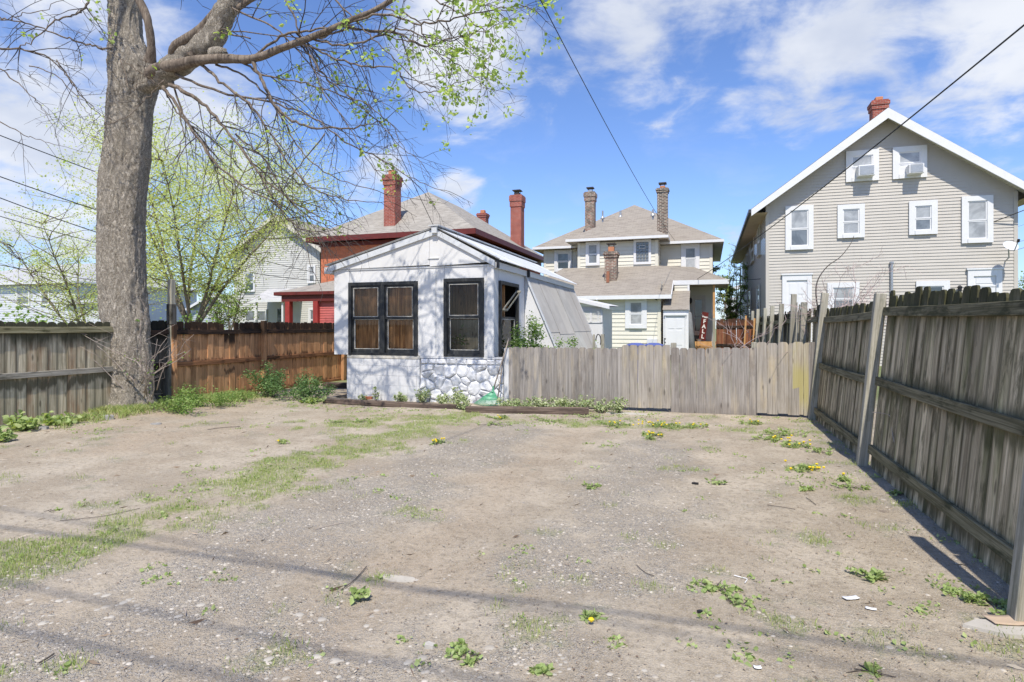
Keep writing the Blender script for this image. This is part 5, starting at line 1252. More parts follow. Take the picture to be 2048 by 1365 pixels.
G2 = thing('wooden_gate', 'pale picket gate with a yellow lichen patch at the right corner of the yard', 'gate', (fx(1513), 10.69, 0)); L4 = fx(1634)-fx(1513); 
run(G2, 0, L4*.58, 1.17, .158, 'gate_wood', gap=.004, z0=.05, jit=.01, top='ear', tilt=.003, dy=.002)
run(G2, L4*.60, L4*.84, 1.18, .158, 'gate_yellow', gap=.004, z0=.05, jit=.01, top='ear', tilt=.003, dy=.002); run(G2, L4*.86, L4, 1.18, .14, 'front_wood', gap=.004, z0=.05, jit=.01, top='ear', tilt=.003, dy=.002)
for z_ in (.35, 1.0): rail(G2, 0, L4, z_, y=.04, mat='gate_wood')

# ============================================================ the big tree
tr = random.Random(5)
TY = 7.95
tb = pw(262, 815, TY)
tree = thing('shade_tree', 'massive old tree with ridged grey bark and a few sprouting limbs beside the left fence', 'tree', (tb[0], TY, 0))
TD = -S_*tb[0]+C_*TY
prof = [(835, 208, 322), (815, 214, 312), (795, 219, 306), (760, 221, 303), (700, 218, 300), (635, 205, 296), (560, 197, 292), (480, 197, 291), (445, 198, 291), (360, 200, 297), (300, 212, 304), (230, 216, 305), (180, 221, 312), (140, 220, 316), (105, 219, 300), (60, 218, 286), (0, 218, 284), (-90, 214, 280), (-220, 214, 268), (-420, 220, 262)]
cent = [(pw((a+b)/2, y, TY)[0], TY, pw((a+b)/2, y, TY)[1], (b-a)/2*TD/1198*.90) for y, a, b in prof]
cent = [(c[0], c[1], c[2], c[3]) for c in cent]
P = catmull([Vector((c[0], c[1], c[2])) for c in cent], 16); Rr = [v.x for v in catmull([Vector((c[3], 0, 0)) for c in cent], 16)]
nA = 132; V = []
lumps = [(tr.uniform(0, 6.28), tr.uniform(.3, 6), tr.uniform(.12, .25), tr.uniform(.015, .035)) for _ in range(12)]
for p, r in zip(P, Rr):
    for j in range(nA):
        a = 2*math.pi*j/nA; ca, sa = math.cos(a), math.sin(a)
        flare = max(0, .6-p.z)/.6
        rr = r*(1+.05*math.sin(a*3+p.z*.5)+.035*math.sin(a*5-p.z*.9)) + flare**2*.10*(.5+.5*math.sin(a*6+1))
        q = Vector((ca*r*9, sa*r*9, p.z*1.9))
        n1 = mnoise.noise(q); rid = 1-abs(n1)*2.2
        n2 = mnoise.noise(Vector((ca*r*24, sa*r*24, p.z*7+3))); n3 = mnoise.noise(Vector((ca*r*55+9, sa*r*55, p.z*26)))
        d = .016*rid+.018*n2+.016*n3-.022
        for (la, lz, ls, lh) in lumps:
            da = (a-la+math.pi) % (2*math.pi)-math.pi; e = (da*r/ls)**2+((p.z-lz)/ls)**2
            if e < 4: d += lh*math.exp(-e*1.6)
        V.append((p.x+ca*(rr+d), p.y+sa*(rr+d), p.z))
n_ = len(P); idx = np.arange(n_*nA).reshape(n_, nA); Fq = np.stack([idx[:-1], np.roll(idx, -1, 1)[:-1], np.roll(idx, -1, 1)[1:], idx[1:]], -1).reshape(-1, 4)
np_mesh('trunk', V, Fq, M['bark'], parent=tree, smooth=True)

twigs = MB(); leafpts = []
def limb(pts, radii, nm='limb', mat='branch', sub=5, n=8, jit=.0, rough=.0):
    P = catmull(pts, sub); L = len(pts); rr = []
    for k in range(len(P)):
        t = k/(len(P)-1)*(L-1); i = min(int(t), L-2); rr.append(radii[i]+(radii[i+1]-radii[i])*(t-i))
    P = [p+Vector((tr.gauss(0, jit), tr.gauss(0, jit), tr.gauss(0, jit))) for p in P] if jit else P
    if rough: rr = [r*(1+tr.uniform(-rough, rough)) for r in rr]
    return P, rr
def ip(rad, n): return rad
def twig(p0, d, L, r, depth, leafy, grav=.35, wander=.20, seg=.085):
    n = max(3, int(L/seg)); p = p0.copy(); pts = [p.copy()]; dd = d.normalized(); side = []
    for k in range(n):
        dd = (dd + Vector((tr.gauss(0, wander), tr.gauss(0, wander), tr.gauss(0, wander)-grav*.18))*.38).normalized(); p = p+dd*L/n; pts.append(p.copy()); side.append((p.copy(), dd.copy()))
    twigs.tube(pts, [r*(1-.72*k/n)+.0012 for k in range(n+1)], 4 if r > .006 else 3, cap=False)
    if depth > 0:
        m = int(L*(3.6 if depth > 1 else 5.5)+tr.random())
        for _ in range(m):
            q, dq = tr.choice(side); per = dq.orthogonal(); per.rotate(Matrix.Rotation(tr.uniform(0, 6.28), 3, dq)); nd = dq*.75+per*tr.uniform(.35, .95); nd.z -= .1
            twig(q, nd, L*tr.uniform(.22, .55), r*.52, depth-1, leafy, grav, wander, seg)
    if leafy > 0:
        for q, dq in side[1:]:
            if tr.random() < leafy: leafpts.append(q)
def branch(pix, r0, r1, dens=1.6, leafy=.03, tl=(.6, 1.45), nm='branch', bend=.012, grav=.6, nseg=6, mat='branch'):
    pts = [at(*q) for q in pix]; P = catmull(pts, nseg); n = len(P)
    P = [p+Vector((tr.gauss(0, bend), tr.gauss(0, bend), tr.gauss(0, bend))) for p in P]
    rr = [r0+(r1-r0)*(k/(n-1))**.8 for k in range(n)]; rr = [r*(1+tr.uniform(-.10, .14)) for r in rr]
    m = MB(); m.tube(P, rr, 8 if r0 > .02 else 5); m.build(nm, M[mat], tree, smooth=True)
    Lt = sum((P[k+1]-P[k]).length for k in range(n-1)); cnt = int(Lt*dens*2.1)
    for _ in range(cnt):
        k = tr.randrange(max(1, n//6), n-1); t = (P[k+1]-P[k]).normalized(); per = t.orthogonal(); per.rotate(Matrix.Rotation(tr.uniform(0, 6.28), 3, t))
        d = t*.8+per*tr.uniform(.4, 1.0); d.z -= .12
        L = tr.uniform(*tl)*(1-.45*k/n); twig(P[k], d, L, min(rr[k]*.55, .011), 2 if L > .7 else 1, leafy, grav)
    twig(P[-1], P[-1]-P[-2], .4, r1, 1, leafy, grav)
# big cut-back limb and the long horizontal limb
def bigl(pix, rad, nm='limb', mat='bark', n=20, noise_amp=.03):
    pts = [at(*q) for q in pix]; P = catmull(pts, 8); L = len(pts); V = []; prev = None
    for k, p in enumerate(P):
        t = (P[min(k+1, len(P)-1)]-P[max(k-1, 0)]).normalized()
        if prev is None: u = t.orthogonal().normalized()
        else: u = (prev-t*prev.dot(t)).normalized()
        prev = u; w = t.cross(u); s = k/(len(P)-1)*(L-1); i = min(int(s), L-2); r = rad[i]+(rad[i+1]-rad[i])*(s-i)
        for j in range(n):
            a = 2*math.pi*j/n; dr = u*math.cos(a)+w*math.sin(a); d = mnoise.noise(p*4+dr*1.2)*noise_amp+mnoise.noise(p*13+dr*3)*noise_amp*.5; V.append(p+dr*(r+d))
    idx = np.arange(len(P)*n).reshape(len(P), n); Fq = np.stack([idx[:-1], np.roll(idx, -1, 1)[:-1], np.roll(idx, -1, 1)[1:], idx[1:]], -1).reshape(-1, 4)
    np_mesh(nm, [tuple(v) for v in V], Fq, M[mat], parent=tree, smooth=True)
bigl([(278, 178, 10.45), (304, 160, 10.35), (345, 138, 10.2), (385, 112, 10.1), (415, 88, 10.0), (440, 50, 9.9), (462, 5, 9.8), (490, -60, 9.7), (540, -160, 9.6)], [.10, .17, .185, .185, .20, .165, .17, .16, .15], noise_amp=.06)
bigl([(300, 150, 10.25), (315, 140, 10.15), (360, 130, 10.0), (405, 120, 9.85), (455, 118, 9.7), (505, 118, 9.6), (560, 98, 9.5), (625, 74, 9.35), (700, 42, 9.2), (765, 12, 9.1), (830, -30, 9.0)], [.11, .11, .095, .078, .070, .066, .052, .046, .041, .036, .03], mat='branch', n=14, noise_amp=.012)
bigl([(300, 125, 10.2), (303, 95, 10.1), (297, 50, 10.0), (285, 15, 10.0), (262, -30, 10.0), (250, -80, 10)], [.10, .065, .062, .066, .07, .07], mat='branch', n=12, noise_amp=.01)
bigl([(385, 112, 10.0), (398, 70, 9.9), (420, 45, 9.85), (450, 30, 9.8), (480, 14, 9.75), (530, -20, 9.6)], [.10, .055, .05, .05, .045, .04], mat='branch', n=10, noise_amp=.012)
bigl([(345, 110, 10.1), (355, 92, 10.0), (400, 60, 9.9), (440, 15, 9.8), (470, -20, 9.8)], [.08, .09, .075, .07, .06], mat='branch', n=10, noise_amp=.012)
bigl([(425, 110, 9.9), (442, 108, 9.85), (450, 106, 9.82), (453, 105, 9.8)], [.12, .10, .07, .005], mat='bark', n=14, noise_amp=.03)
BR = [
 # right: long fans with young leaves at their ends
 ([(700, 42, 9.2), (770, 32, 9.0), (840, 48, 8.9), (900, 40, 8.8), (960, 24, 8.7), (1040, 10, 8.6), (1075, 22, 8.6)], .020, .005, 1.9, .30),
 ([(620, 78, 9.4), (690, 92, 9.3), (760, 70, 9.2), (800, 58, 9.1), (870, 78, 9.0), (930, 72, 9.0), (975, 50, 8.9)], .020, .005, 1.9, .30),
 ([(560, 98, 9.5), (610, 90, 9.4), (660, 115, 9.4), (720, 132, 9.3), (793, 141, 9.3), (817, 176, 9.2), (870, 182, 9.2), (930, 160, 9.1)], .022, .005, 2.0, .26),
 ([(640, 78, 9.35), (700, 60, 9.3), (790, 66, 9.2), (845, 92, 9.1), (900, 82, 9.0), (970, 62, 9.0), (1010, 40, 8.9)], .018, .004, 1.9, .32),
 ([(505, 116, 9.6), (560, 75, 9.5), (620, 62, 9.4), (700, 55, 9.3), (780, 72, 9.3), (850, 92, 9.2), (905, 75, 9.1)], .022, .005, 1.8, .18),
 ([(500, 78, 9.7), (440, 62, 9.8), (560, 72, 9.6), (640, 78, 9.5), (700, 90, 9.4)], .014, .005, 1.4, .06),
 ([(760, 15, 9.1), (830, 40, 9.0), (860, 95, 9.0), (900, 120, 9.0), (940, 150, 8.9), (965, 175, 8.9)], .014, .004, 1.8, .30),
 ([(640, -30, 9.3), (690, 20, 9.2), (740, 70, 9.2), (790, 120, 9.2), (840, 165, 9.1), (890, 178, 9.1)], .016, .004, 1.7, .22),
 ([(820, -30, 9.0), (880, 5, 8.9), (940, 40, 8.9), (985, 85, 8.8), (970, 130, 8.8), (955, 200, 8.8)], .014, .004, 1.7, .38),
 ([(850, -30, 9.0), (920, -4, 8.9), (1000, 22, 8.8), (1055, 12, 8.8)], .014, .004, 1.7, .36),
 # right: drooping bare limbs
 ([(505, 122, 9.6), (530, 175, 9.55), (562, 225, 9.5), (610, 252, 9.45), (680, 258, 9.4), (730, 252, 9.4), (775, 238, 9.4)], .032, .006, 1.9, .03),
 ([(335, 168, 10.1), (395, 200, 10.0), (450, 255, 9.9), (510, 335, 9.8), (560, 385, 9.75), (620, 425, 9.7), (680, 452, 9.7)], .034, .006, 2.1, .015),
 ([(325, 175, 10.15), (350, 205, 10.1), (385, 262, 10.05), (430, 325, 10.0), (490, 375, 9.9), (545, 405, 9.9), (600, 470, 9.8), (625, 545, 9.8)], .030, .005, 2.1, .01),
 ([(328, 178, 10.2), (345, 210, 10.15), (366, 255, 10.1), (358, 305, 10.1), (330, 345, 10.1), (300, 368, 10.1)], .016, .004, 1.3, .01),
 ([(400, 128, 9.9), (450, 170, 9.8), (505, 215, 9.7), (550, 285, 9.6), (590, 345, 9.6), (640, 385, 9.5), (710, 402, 9.5), (790, 408, 9.5)], .026, .005, 1.9, .02),
 ([(350, 150, 10.1), (440, 185, 9.9), (540, 205, 9.7), (630, 238, 9.6), (690, 285, 9.5), (770, 325, 9.4), (840, 365, 9.4), (900, 384, 9.4)], .022, .004, 1.7, .04),
 ([(430, 130, 9.9), (500, 160, 9.8), (560, 230, 9.7), (600, 300, 9.6), (660, 350, 9.6), (740, 380, 9.5), (840, 400, 9.5)], .020, .004, 1.6, .03),
 ([(345, 165, 10.2), (372, 240, 10.1), (420, 310, 10.1), (455, 380, 10.0), (485, 450, 10.0), (515, 520, 9.9)], .018, .004, 1.7, .01),
 ([(600, 88, 9.5), (640, 140, 9.4), (680, 180, 9.4), (740, 215, 9.3), (790, 260, 9.3), (820, 330, 9.3)], .018, .004, 1.5, .06),
 ([(470, 118, 9.7), (530, 150, 9.6), (600, 165, 9.5), (680, 190, 9.4), (740, 230, 9.4), (800, 290, 9.3), (850, 330, 9.3)], .018, .004, 1.5, .05),
 ([(560, -30, 9.6), (590, 40, 9.5), (620, 120, 9.5), (650, 190, 9.4), (690, 240, 9.4), (740, 330, 9.3), (775, 345, 9.3)], .017, .004, 1.4, .06),
 ([(420, -30, 9.8), (470, 20, 9.7), (540, 50, 9.6), (600, 105, 9.6), (640, 150, 9.5), (700, 172, 9.5), (780, 210, 9.4)], .020, .004, 1.5, .08),
 ([(650, 270, 9.6), (600, 330, 9.7), (570, 380, 9.8), (610, 440, 9.7), (650, 500, 9.7)], .012, .003, 2.0, .02),
 ([(520, 350, 9.8), (560, 420, 9.8), (600, 455, 9.8), (650, 468, 9.7), (690, 490, 9.7)], .016, .004, 2.4, .01),
 ([(470, 270, 9.9), (520, 310, 9.9), (580, 400, 9.8), (640, 445, 9.8), (700, 470, 9.7)], .018, .004, 2.2, .02),
 # left
 ([(222, 98, 10.2), (185, 92, 10.1), (150, 82, 10.0), (95, 62, 9.9), (40, 44, 9.8), (-30, 34, 9.7)], .020, .008, 1.5, .05),
 ([(-30, 97, 9.7), (35, 97, 9.8), (75, 106, 9.9), (110, 125, 10.0), (140, 162, 10.1), (176, 205, 10.1), (205, 232, 10.2)], .018, .004, 1.3, .02),
 ([(182, -10, 10.2), (168, 18, 10.1), (150, 28, 10.0), (110, 42, 9.9), (72, 78, 9.9), (38, 96, 9.8)], .020, .008, 1.4, .05),
 ([(-20, 120, 9.6), (20, 155, 9.7), (60, 190, 9.7), (85, 218, 9.8), (112, 264, 9.8)], .013, .003, 1.2, .03),
 ([(-20, 235, 9.6), (40, 265, 9.7), (90, 285, 9.8), (150, 300, 9.9)], .010, .003, 1.0, .03),
 ([(110, 120, 9.9), (150, 170, 10.0), (180, 215, 10.1), (210, 235, 10.2)], .012, .004, 1.0, .02),
 ([(60, 130, 9.7), (110, 150, 9.8), (150, 190, 9.9), (175, 225, 9.9), (190, 240, 9.9)], .010, .003, 1.0, .02),
 ([(-20, 470, 9.6), (10, 490, 9.6), (30, 505, 9.7), (42, 512, 9.7)], .012, .004, 2.5, .06),
 ([(-20, 20, 9.4), (15, 40, 9.4), (40, 30, 9.5), (90, 20, 9.6), (140, -10, 9.7)], .012, .004, 1.3, .08),
 # twigs lying over the face of the trunk
 ([(310, 165, 10.0), (280, 145, 9.9), (245, 120, 9.85), (200, 95, 9.8), (150, 60, 9.8)], .010, .003, 1.2, .01),
 ([(330, 160, 9.9), (300, 190, 9.85), (260, 230, 9.8), (215, 250, 9.8), (190, 275, 9.8), (188, 292, 9.8)], .009, .003, .9, .01),
 ([(240, 120, 9.9), (262, 180, 9.8), (300, 160, 9.8), (380, 175, 9.7)], .008, .003, .9, .01)]
for pix, r0, r1, dn, lf in BR: branch(pix, r0, r1, dn, lf)
# a crown above and behind the frame, so the shadows and the sky beyond the frame stay believable
for k in range(9):
    a = 1.9+k/9*4.0+tr.uniform(-.2, .2); p0 = Vector((tb[0]+.2, TY, tr.uniform(7.2, 9.5))); L = tr.uniform(2.2, 3.6)
    pts = [p0]; d = Vector((math.cos(a), math.sin(a), tr.uniform(.3, .9))).normalized()
    if d.y > .4 and d.x > 0 : L *= .9
    for q in range(5): d = (d+Vector((tr.gauss(0, .15), tr.gauss(0, .15), -.05))).normalized(); pts.append(pts[-1]+d*L/5)
    m = MB(); m.tube(catmull(pts, 4), np.linspace(.07, .012, 21), 6); m.build('limb', M['branch'], tree, smooth=True)
    for _ in range(9): q = tr.randrange(1, 5); twig(pts[q], (pts[q+1]-pts[q]).normalized()+Vector((tr.gauss(0, .5), tr.gauss(0, .5), .2)), tr.uniform(.6, 1.2), .012, 1, .1)
print('twig faces', len(twigs.f))
tw = np_mesh('twigs', twigs.v, [f for f in twigs.f if len(f) == 4], M['twig'], parent=tree, kind='stuff')
def leaves(name, pts, size, mat, parent=None, per=1, sp=.0, up=.3, kind='stuff', asp=.6, droop=0):
    pts = np.array([tuple(p) for p in pts]); pts = np.repeat(pts, per, 0)
    if sp: pts = pts+rng.normal(0, sp, pts.shape)
    n = len(pts); a = rng.normal(size=(n, 3)); a[:, 2] = a[:, 2]*.5-droop; a /= np.linalg.norm(a, axis=1)[:, None]; b = rng.normal(size=(n, 3)); b = b-a*(a*b).sum(1)[:, None]; b /= np.linalg.norm(b, axis=1)[:, None]; c = np.cross(a, b)
    s = (size*(.5+rng.random(n)))[:, None]; V = np.zeros((n, 6, 3))
    V[:, 0] = pts; V[:, 1] = pts+a*s*.45+b*s*asp*.5+c*s*.08; V[:, 2] = pts+a*s*.8+b*s*asp*.3+c*s*.05; V[:, 3] = pts+a*s*1.05-c*s*.08; V[:, 4] = pts+a*s*.8-b*s*asp*.3+c*s*.05; V[:, 5] = pts+a*s*.45-b*s*asp*.5+c*s*.08
    Fc = np.array([[0, 1, 2, 3], [0, 3, 4, 5]])[None]+(np.arange(n)*6)[:, None, None]
    return np_mesh(name, V.reshape(-1, 3), Fc.reshape(-1, 4), M[mat], parent=parent, kind=kind)
leafpts = [q for q in leafpts if mnoise.noise(q*2.1) > .06]
leaves('young_leaves', leafpts, .058, 'leaf_tree', tree, per=6, sp=.045, asp=.8, droop=.3)
# dead sprouts at the foot of the trunk
m = MB(); bp = Vector((tb[0]+.52, TY-.25, .15)); lp = []
for k in range(14):
    a = tr.uniform(-1.0, .8) if k > 2 else tr.uniform(2.2, 3.2); L = tr.uniform(.5, 1.6); d = Vector((math.cos(a)*.8, -abs(math.sin(a))*.3-.1, tr.uniform(.5, 1.3))).normalized(); p = bp+Vector((tr.gauss(0, .14), tr.gauss(0, .08), tr.uniform(0, .45))); pts = [p]
    for q in range(6): d = (d+Vector((tr.gauss(0, .13), tr.gauss(0, .13), tr.gauss(0, .1)))).normalized(); p = p+d*L/6; pts.append(p)
    m.tube(pts, np.linspace(.010, .003, 7), 5); lp += [q for q in pts[2:] if tr.random() < .3]
    for _ in range(3): q = tr.choice(pts[2:]); m.tube([q, q+Vector((tr.gauss(0, .12), tr.gauss(0, .12), tr.uniform(0, .2))), q+Vector((tr.gauss(0, .2), tr.gauss(0, .2), tr.uniform(.05, .4)))], [.005, .003, .002], 3)
m.build('root_sprouts', M['twig_pale'], tree, smooth=True)
leaves('sprout_leaves', lp, .045, 'leaf_shrub', tree, per=3, sp=.03)
print('tree done')

# ============================================================ young tree behind the left fence and other foliage
def small_tree(name, label, base, stems, H, spread, leafn, mat, leafsz, seed, bark='stem_bark', r0=.13, zleaf=(.15, 1), group=None, lean=(0, 0), fork=.9):
    r = random.Random(seed); root = thing(name, label, 'tree', base, group=group); m = MB(); tw_ = MB(); tips = []
    base = Vector(base)
    tk = MB(); tk.tube([base-Vector((0, 0, .2)), base+Vector((0, 0, fork*.5)), base+Vector((.03, 0, fork))], [r0*1.5, r0*1.25, r0*1.2], 10); 
    for s in range(stems):
        a = 6.28*s/stems+r.uniform(-.3, .3); d = Vector((math.cos(a)*spread*.5+lean[0], math.sin(a)*spread*.5+lean[1], H*.62)).normalized(); p = base+Vector((0, 0, fork*.85)); pts = [p]; L = H*r.uniform(.8, 1.0)
        for q in range(8):
            d = (d+Vector((r.gauss(0, .08), r.gauss(0, .08), .04))).normalized(); p = p+d*L/8; pts.append(p)
            if q > 0:
                for _ in range(4):
                    per = Vector((r.gauss(0, 1), r.gauss(0, 1), r.uniform(-.1, .5))).normalized(); L2 = spread*r.uniform(.3, .95)*(1-.5*q/8); pp = p.copy(); dd = (per+d*.3).normalized(); sp_ = [pp]
                    for w in range(5): dd = (dd+Vector((r.gauss(0, .18), r.gauss(0, .18), r.gauss(.02, .1)))).normalized(); pp = pp+dd*L2/5; sp_.append(pp.copy()); tips.append(pp.copy())
                    m.tube(sp_, np.linspace(r0*.22, r0*.05, 6), 4)
                    for _ in range(5):
                        q0 = r.choice(sp_[1:]); q1 = q0+Vector((r.gauss(0, .3), r.gauss(0, .3), r.uniform(-.1, .35)))*spread*.16; tw_.tube([q0, q0.lerp(q1, .5)+Vector((0, 0, .04)), q1], [r0*.05, r0*.035, r0*.02], 3, cap=False); tips += [q0.lerp(q1, t) for t in (.4, .7, 1.0)]
        tk.tube(pts, np.linspace(r0*.8, r0*.12, 9), 7)
    tk.build('trunk', M[bark], root, smooth=True); m.build('branches', M[bark], root, smooth=True)
    o = tw_.build('twigs', M['twig'], root); o['kind'] = 'stuff'
    pts = [r.choice(tips) for _ in range(leafn//8)]
    leaves('crown', pts, leafsz, mat, root, per=8, sp=spread*.045, asp=.8); return root
p = at(385, 655, 19.5)
small_tree('young_tree', 'multi-stemmed young tree in pale yellow-green leaf behind the brown fence', (p.x, p.y, 0), 7, 6.9, 5.0, 48000, 'leaf_bg', .048, 3, r0=.075, fork=1.5)
p = at(175, 655, 24)
small_tree('young_tree', 'smaller pale green tree behind the left fence between the white house and the trunk', (p.x, p.y, 0), 5, 5.2, 4.2, 15000, 'leaf_bg', .052, 9, r0=.08, fork=.7)
p = at(455, 655, 34); small_tree('round_tree', 'small round green tree in front of the blue-grey house', (p.x, p.y, 0), 4, 3.6, 2.2, 3000, 'leaf_far', .10, 12, r0=.08)
p = at(1463, 655, 36); small_tree('gap_tree', 'light green tree in the gap between the cream and grey houses', (p.x, p.y, 0), 4, 4.4, 1.5, 5200, 'leaf_far', .085, 14, r0=.08)
p = at(1466, 655, 41); small_tree('bare_tree', 'pinkish bare-budding tree against the grey house wall in the gap', (p.x, p.y, 0), 4, 6.6, 1.3, 900, 'leaf_bg', .08, 15, r0=.07)
p = at(2052, 655, 40); small_tree('corner_tree', 'green tree just showing past the right corner of the grey house', (p.x, p.y, 0), 4, 4.2, 2.4, 2600, 'leaf_far', .11, 16, r0=.08)

def shrub(name, label, c, rx, ry, h, n, mat, size, seed, cat='shrub', stems=14, group=None, z0=0, asp=.55):
    r = random.Random(seed); root = thing(name, label, cat, (c[0], c[1], 0), group=group); m = MB(); tips = []
    for k in range(stems):
        a = r.uniform(0, 6.28); q = r.random()**.6; d = Vector((math.cos(a)*rx*q, math.sin(a)*ry*q, h*r.uniform(.45, 1)*(1-.35*q))); p0 = Vector((c[0]+d.x*.25, c[1]+d.y*.25, z0)); p1 = p0+d*.55+Vector((r.gauss(0, .03), r.gauss(0, .03), 0)); p2 = p0+d
        m.tube([p0, p1, p2], [max(.003, h*.007), max(.002, h*.005), .0015], 4); tips += [p0.lerp(p1, .7), p1, p1.lerp(p2, .5), p2, p2]
    m.build('stems', M['twig'], root)
    leaves('foliage', [r.choice(tips) for _ in range(n//5)], size, mat, root, per=5, sp=min(rx, h)*.12, asp=asp); return root
def sh_px(name, label, px, py, w, hpx, n, mat, size, seed, **k):   # base pixel on the ground, width and height in pixels
    x, y = gr(px, py); d = -S_*x+C_*y; return shrub(name, label, (x, y), w/2*d/1198, min(.35, w/3*d/1198), hpx*d/1198, n, mat, size, seed, **k)
# behind the low fence
shrub('leafy_bush', 'bright green bush rising above the low fence by the side window', (-3.45, 11.4), .60, .35, 1.74, 8000, 'leaf_shrub', .046, 31, cat='bush', stems=26)
shrub('leafy_bush', 'lower green bush above the fence below the fibreglass sheets', (-2.55, 11.5), .45, .3, 1.42, 5000, 'leaf_shrub', .042, 32, cat='bush', stems=18)
shrub('leafy_bush', 'sprawling green growth on the fence top just right of the greenhouse foot', (-2.0, 11.45), .48, .3, 1.22, 3000, 'leaf_shrub', .040, 33, cat='bush', stems=16)
# along the brown fence
sh_px('shrub', 'dark green shrub in front of the brown fence, nearer the big tree', 545, 796, 95, 72, 2600, 'leaf_dark', .040, 34)
sh_px('shrub', 'darker green shrub at the brown fence, nearer the shed', 602, 803, 100, 60, 2600, 'leaf_dark', .038, 35)
sh_px('weed_clump', 'broad tuft of green weeds at the root of the big tree', 355, 830, 120, 40, 1300, 'leaf_shrub', .035, 36, cat='weed')
sh_px('weed_clump', 'taller feathery weeds below the brown fence', 420, 815, 140, 50, 2600, 'leaf_shrub', .032, 37, cat='weed')
sh_px('weed_clump', 'spreading weeds at the right end of the rough grass', 480, 805, 70, 30, 600, 'leaf_shrub', .032, 38, cat='weed')
sh_px('weed_clump', 'large-leaved weed at the foot of the leftmost fence boards', 50, 862, 60, 40, 260, 'weed', .075, 39, cat='weed', asp=.8)
sh_px('weed_clump', 'leafy weed below the middle of the weathered fence', 112, 852, 70, 28, 260, 'weed', .06, 40, cat='weed', asp=.8)
sh_px('weed_clump', 'weed at the fence corner by the left edge of the photo', 5, 885, 30, 34, 120, 'weed', .06, 41, cat='weed', asp=.8)
sh_px('weed_clump', 'flat broad-leaved weed near the end of the old timber', 625, 806, 50, 12, 160, 'weed', .07, 42, cat='weed', asp=.8)
x_, y_ = px_x(50, 9.5), 9.2
shrub('hedge', 'bright green hedge top showing over the left fence', (at(45, 655, 15).x, at(45, 655, 15).y), 1.4, .6, 1.98, 3800, 'leaf_shrub', .085, 43, cat='hedge', stems=60, asp=.7)
shrub('hedge', 'green bush glimpsed over the fence between trunk and tall post', (at(375, 655, 17).x, at(375, 655, 17).y), .9, .5, 1.95, 1600, 'leaf_shrub', .07, 44, cat='hedge', stems=30, asp=.7)
# pale plants in front of shed and fence
for i, (px, py, w, h, lab) in enumerate([(800, 804, 26, 22, 'small pale plant at the foot of the block wall'), (845, 806, 32, 32, 'pale leafy plant at the joint of blocks and stones'), (885, 811, 34, 24, 'low pale plant under the single window'), (912, 812, 28, 42, 'upright pale plant against the white stones'), (930, 822, 40, 34, 'bushy pale plant leaning over the timber left of the rake'), (1012, 819, 44, 28, 'pale plant at the foot of the rake handle'), (1040, 820, 36, 22, 'low pale plant right of the rake'),
        (1070, 821, 40, 26, 'first pale variegated plant along the low fence'), (1100, 822, 48, 30, 'second variegated plant along the low fence'), (1132, 822, 48, 30, 'third variegated plant along the low fence'), (1165, 823, 50, 36, 'tallest variegated plant in the row along the low fence'), (1202, 826, 40, 30, 'variegated plant near the end of the timber'), (1234, 828, 44, 32, 'last variegated plant, left of the tan gate'), (725, 803, 18, 14, 'tiny green sprig at the left foot of the block wall'), (752, 802, 10, 30, 'single thin sprig against the block wall')]):
    sh_px('pale_plant', lab, px, py, w, h, 420 if w > 24 else 120, 'leaf_pale', .034, 60+i, cat='plant', group='pale plants along the shed and low fence', stems=16, asp=.7)
# ground weeds
wd = [(1740, 1150, 70, 16, 'rosette weed on the bare soil near the right fence', 90), (1430, 1175, 90, 12, 'broad-leaved weed in the right foreground', 90), (1480, 1205, 60, 8, 'small flat weed beside the broad-leaved one', 50), (1225, 1290, 70, 10, 'thin spiky weed in the near foreground', 110), (1490, 1325, 60, 12, 'weed near the bottom edge, right of centre', 40), (1735, 1340, 50, 12, 'weed near the bottom edge under the torn paper', 40),
      (1990, 1215, 110, 34, 'cluster of green weeds at the near fence post', 420), (1920, 1190, 60, 14, 'low weeds left of the near post cluster', 140), (1180, 975, 44, 8, 'flat green tuft in the middle of the yard', 110), (1700, 975, 55, 12, 'green tuft near the leaning fence post', 120), (1795, 990, 30, 10, 'small bright weed at the foot of the near fence', 60), (1620, 978, 36, 6, 'dusty low tuft left of the leaning post', 70), (112, 1022, 26, 6, 'single flat leaf weed on the left dirt', 16),
      (1560, 872, 90, 26, 'leafy weeds behind the dandelions near the right gate', 420), (1640, 905, 60, 14, 'weeds in the shade of the right fence corner', 200), (1185, 835, 60, 14, 'broad green weed at the right end of the timber', 130), (1100, 842, 70, 10, 'green weeds in front of the timber', 160), (985, 850, 60, 10, 'low weeds in the grass below the rake', 120), (930, 1010+300, 90, 12, 'low green tuft among the pale pebbles', 160), (720, 1190, 34, 8, 'small bright tuft left of centre', 70), (1090, 1345, 40, 14, 'weed at the bottom edge among the pebbles', 70), (700, 845, 90, 12, 'grassy weeds before the shed', 200), (1440, 1035-70, 40, 6, 'tiny tuft right of the yard centre', 50)]
for i, (px, py, w, h, lab, n) in enumerate(wd):
    sh_px('ground_weed', lab, px, py, w*1.0, h*.55, int(n*1.1), 'weed', .030 if n < 100 else .022, 100+i, cat='weed', group='weeds on the yard soil', stems=12, asp=.75)
def cover(x, y):
    g = masks(x, y)[0]; r_ = sst(x, -.2, 1.3)*.5*sst(fbm(x, y, 2.2, 4, 33), .48, .66)+.9*sst(fbm(x, y, 1.6, 4, 133), .60, .74)*sst(y, 2.0, 3)*.5+.35*g+.7*sst(y, 8.6, 9.3)*sst(fbm(x, y, 1.9, 3, 8), .42, .6)
    return r_
xq, yq = clump(2600, cover, per=9, sp=.028, power=1.3)
zq = gheight(xq, yq)+.003+.010*rng.random(len(xq))
